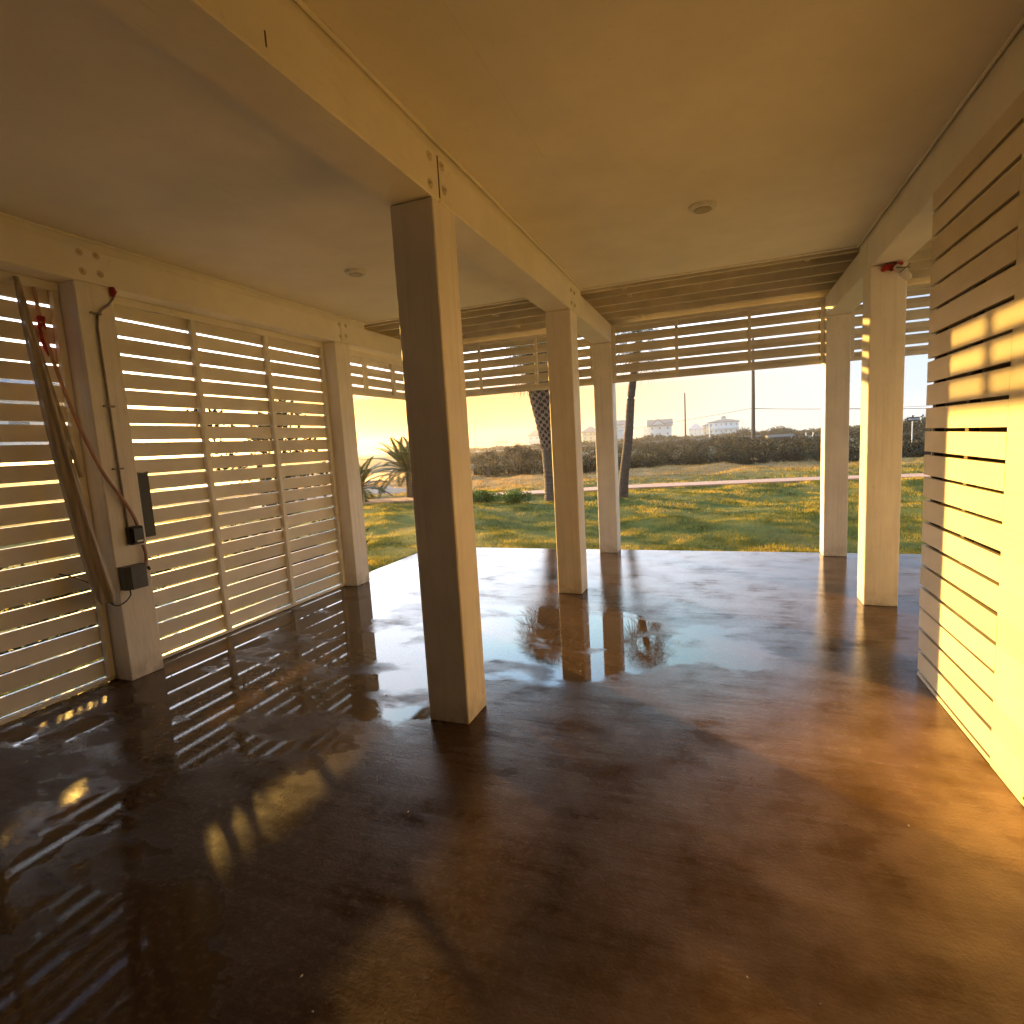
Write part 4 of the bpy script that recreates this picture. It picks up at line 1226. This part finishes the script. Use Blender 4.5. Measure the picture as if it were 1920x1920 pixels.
# grey box
root = empty('grey_box', (XF, 2.49, .71)); tag(root, 'larger grey plastic junction box with a bowed front low on the left post', 'junction box')
mb = MB()
prof = [(-.078, .001), (-.078, .055), (-.045, .082), (.055, .082), (.075, .060), (.075, .001)]
vs = [(x, y, z) for z in (-.078, .078) for (y, x) in prof]
k = len(prof)
mb.add(vs, [tuple(range(k)), tuple(range(k, 2 * k))[::-1]] + [(i, (i + 1) % k, k + (i + 1) % k, k + i) for i in range(k)]); mb.build('housing', M_grey, root)
mb = MB(); mb.tube([(.05, .076, .04), (.05, .10, .045)], .008, 8); mb.tube([(.05, .095, .045), (.05, .102, .025)], .009, 8); mb.build('connector', M_black, root)
# black thin cable
mb = MB(); mb.tube(cr([(-3.93, 2.16, .80), (-3.86, 2.22, .76), (-3.80, 2.27, .70), (-3.74, 2.30, .60), (-3.70, 2.33, .555), (-3.69, 2.38, .565), (-3.70, 2.43, .60), (-3.72, 2.44, .635)]), .0042, 7)
tag(mb.build('black_cable', M_black, None, True), 'thin black cable looping under the hanging sheeting to the grey box', 'cable')
# dark patch of tape on the slats
root_m = MB(); root_m.box((-3.9525, 2.757, .930), (-3.948, 2.840, 1.396), .001)
for q in range(5): root_m.box((-3.9515, 2.76 + q * .017, 1.394), (-3.9485, 2.772 + q * .017, 1.394 + rnd.uniform(.004, .014)))
tag(root_m.build('dark_strip', M_tape), 'dark upright strip of tape across the slats beside the left post', 'tape strip')

# long bundle of sheeting hanging from the beam
root = empty('hanging_sheeting', (-3.9, 2.2, 2.60)); tag(root, 'long narrow bundle of grey plastic sheeting hanging beside the left post', 'sheeting')
mb = MB(); vs = []; fs = []; NZ = 40; NA = 28
rr_ = random.Random(2)
top = Vector((-3.885, 2.16, 2.60)); bot = Vector((-3.72, 2.30, .585))
for i in range(NZ + 1):
    t = i / NZ
    c = top.lerp(bot, t) + Vector((.012 * math.sin(t * 5), -.035 * math.sin(t * 3.1), 0))
    wx = .012 + .050 * t ** .6; wy = .010 + .042 * t ** .65
    if i == NZ: wx *= .75; wy *= .75
    for k in range(NA):
        a = 2 * math.pi * k / NA
        f_ = 1 + .20 * math.sin(a * 5 + t * 1.5) + .09 * math.sin(a * 9 + 2 - t * 2)
        vs.append(tuple(c + Vector((math.cos(a) * wx * f_, math.sin(a) * wy * f_, -.012 * math.sin(a * 3) * t)) - Vector((-3.9, 2.2, 2.60))))
for i in range(NZ):
    for k in range(NA):
        k2 = (k + 1) % NA
        fs.append((i * NA + k, i * NA + k2, (i + 1) * NA + k2, (i + 1) * NA + k))
fs.append(tuple(range(NA))); fs.append(tuple(NZ * NA + k for k in range(NA))[::-1])
mb.add(vs, fs); mb.build('sheeting', M_sheet, root, True)
mb = MB(); mb.tube(cr([(.02, -.05, .0), (.05, .03, -.6), (.09, .10, -1.2)]), .011, 8); mb.build('cord', M_cond, root, True)

# red foam and pipe stub at the top of the right post
root = empty('foam_sealed_pipe', (1.17, 5.0, ZB0)); tag(root, 'white pipe stub sealed with red foam at the top of the right post', 'pipe stub')
g_ = np.random.default_rng(3)
mb = MB()
for k in range(9):
    x = -.03 + k * .012; 
    mb.tube([(x, .02, -.035 + g_.uniform(-.012, .012)), (x + g_.uniform(-.01, .02), -.02 + g_.uniform(-.012, .012), -.03 + g_.uniform(-.015, .015))], [.017, .011 + g_.uniform(0, .006)], 7)
mb.build('foam', M_red, root)
mb = MB(); mb.tube([(.04, -.02, -.04), (.075, -.05, -.09), (.105, -.065, -.135), (.115, -.06, -.15)], [.022, .026, .027, .018], 14); mb.build('pipe', M_wpole, root, True)
mb = MB(); mb.tube([(.028, -.075, -.062), (.115, -.075, -.07)], .003, 6); mb.tube([(.05, -.082, -.10), (.115, -.07, -.045)], .003, 6); mb.build('tie', M_black, root)

# pale chips on the wet floor
cell = []
chip = None
spots = [(.05, 1.42), (.22, 1.40), (.12, 1.05), (.45, .98), (.42, .84), (.52, .74), (.55, .70), (.75, .86), (-1.45, 1.9), (-1.2, 1.75), (-1.12, 1.05), (-1.02, .98), (-1.35, 2.1), (-.85, 3.25), (.1, 2.35), (-2.2, 2.7), (-1.9, 2.65), (.62, 2.2), (-.3, 3.9), (-.9, 4.6)]
for i, (x, y) in enumerate(spots):
    if chip is None:
        mb = MB(); mb.add([(-.006, -.002, .0005), (.0, -.0045, .0005), (.0065, .0, .0005), (.001, .004, .0005), (-.003, -.001, .0035), (.002, .0, .0038)], [(0, 1, 5, 4), (1, 2, 5), (2, 3, 5), (3, 0, 4), (3, 4, 5)])
        chip = mb.build('shell_chip', M_white); o = chip
    else:
        o = chip.copy(); COL.objects.link(o)
    o.location = (x, y, .0008); o.rotation_euler = (0, 0, rnd.uniform(0, 6.28)); s_ = rnd.uniform(.6, 1.3); o.scale = (s_, s_, s_)
    tag(o, 'tiny pale shell chip lying on the wet brown floor', 'shell chip', 'pale shell chips scattered on the floor')

# ------------------------------------------------------------ haze
M_haze = bpy.data.materials.new('haze_air')
M_haze.use_nodes = True
n = M_haze.node_tree; n.nodes.clear()
out = n.nodes.new('ShaderNodeOutputMaterial'); pv = n.nodes.new('ShaderNodeVolumePrincipled')
pv.inputs['Color'].default_value = (0.97, 0.88, 0.70, 1)
pv.inputs['Density'].default_value = 0.0009
pv.inputs['Anisotropy'].default_value = 0.7
n.links.new(pv.outputs[0], out.inputs['Volume'])
mb = MB(); mb.box((-340, -120, -2.2), (340, 490, 14.5))
HZ = tag(mb.build('haze', M_haze), kind='stuff')
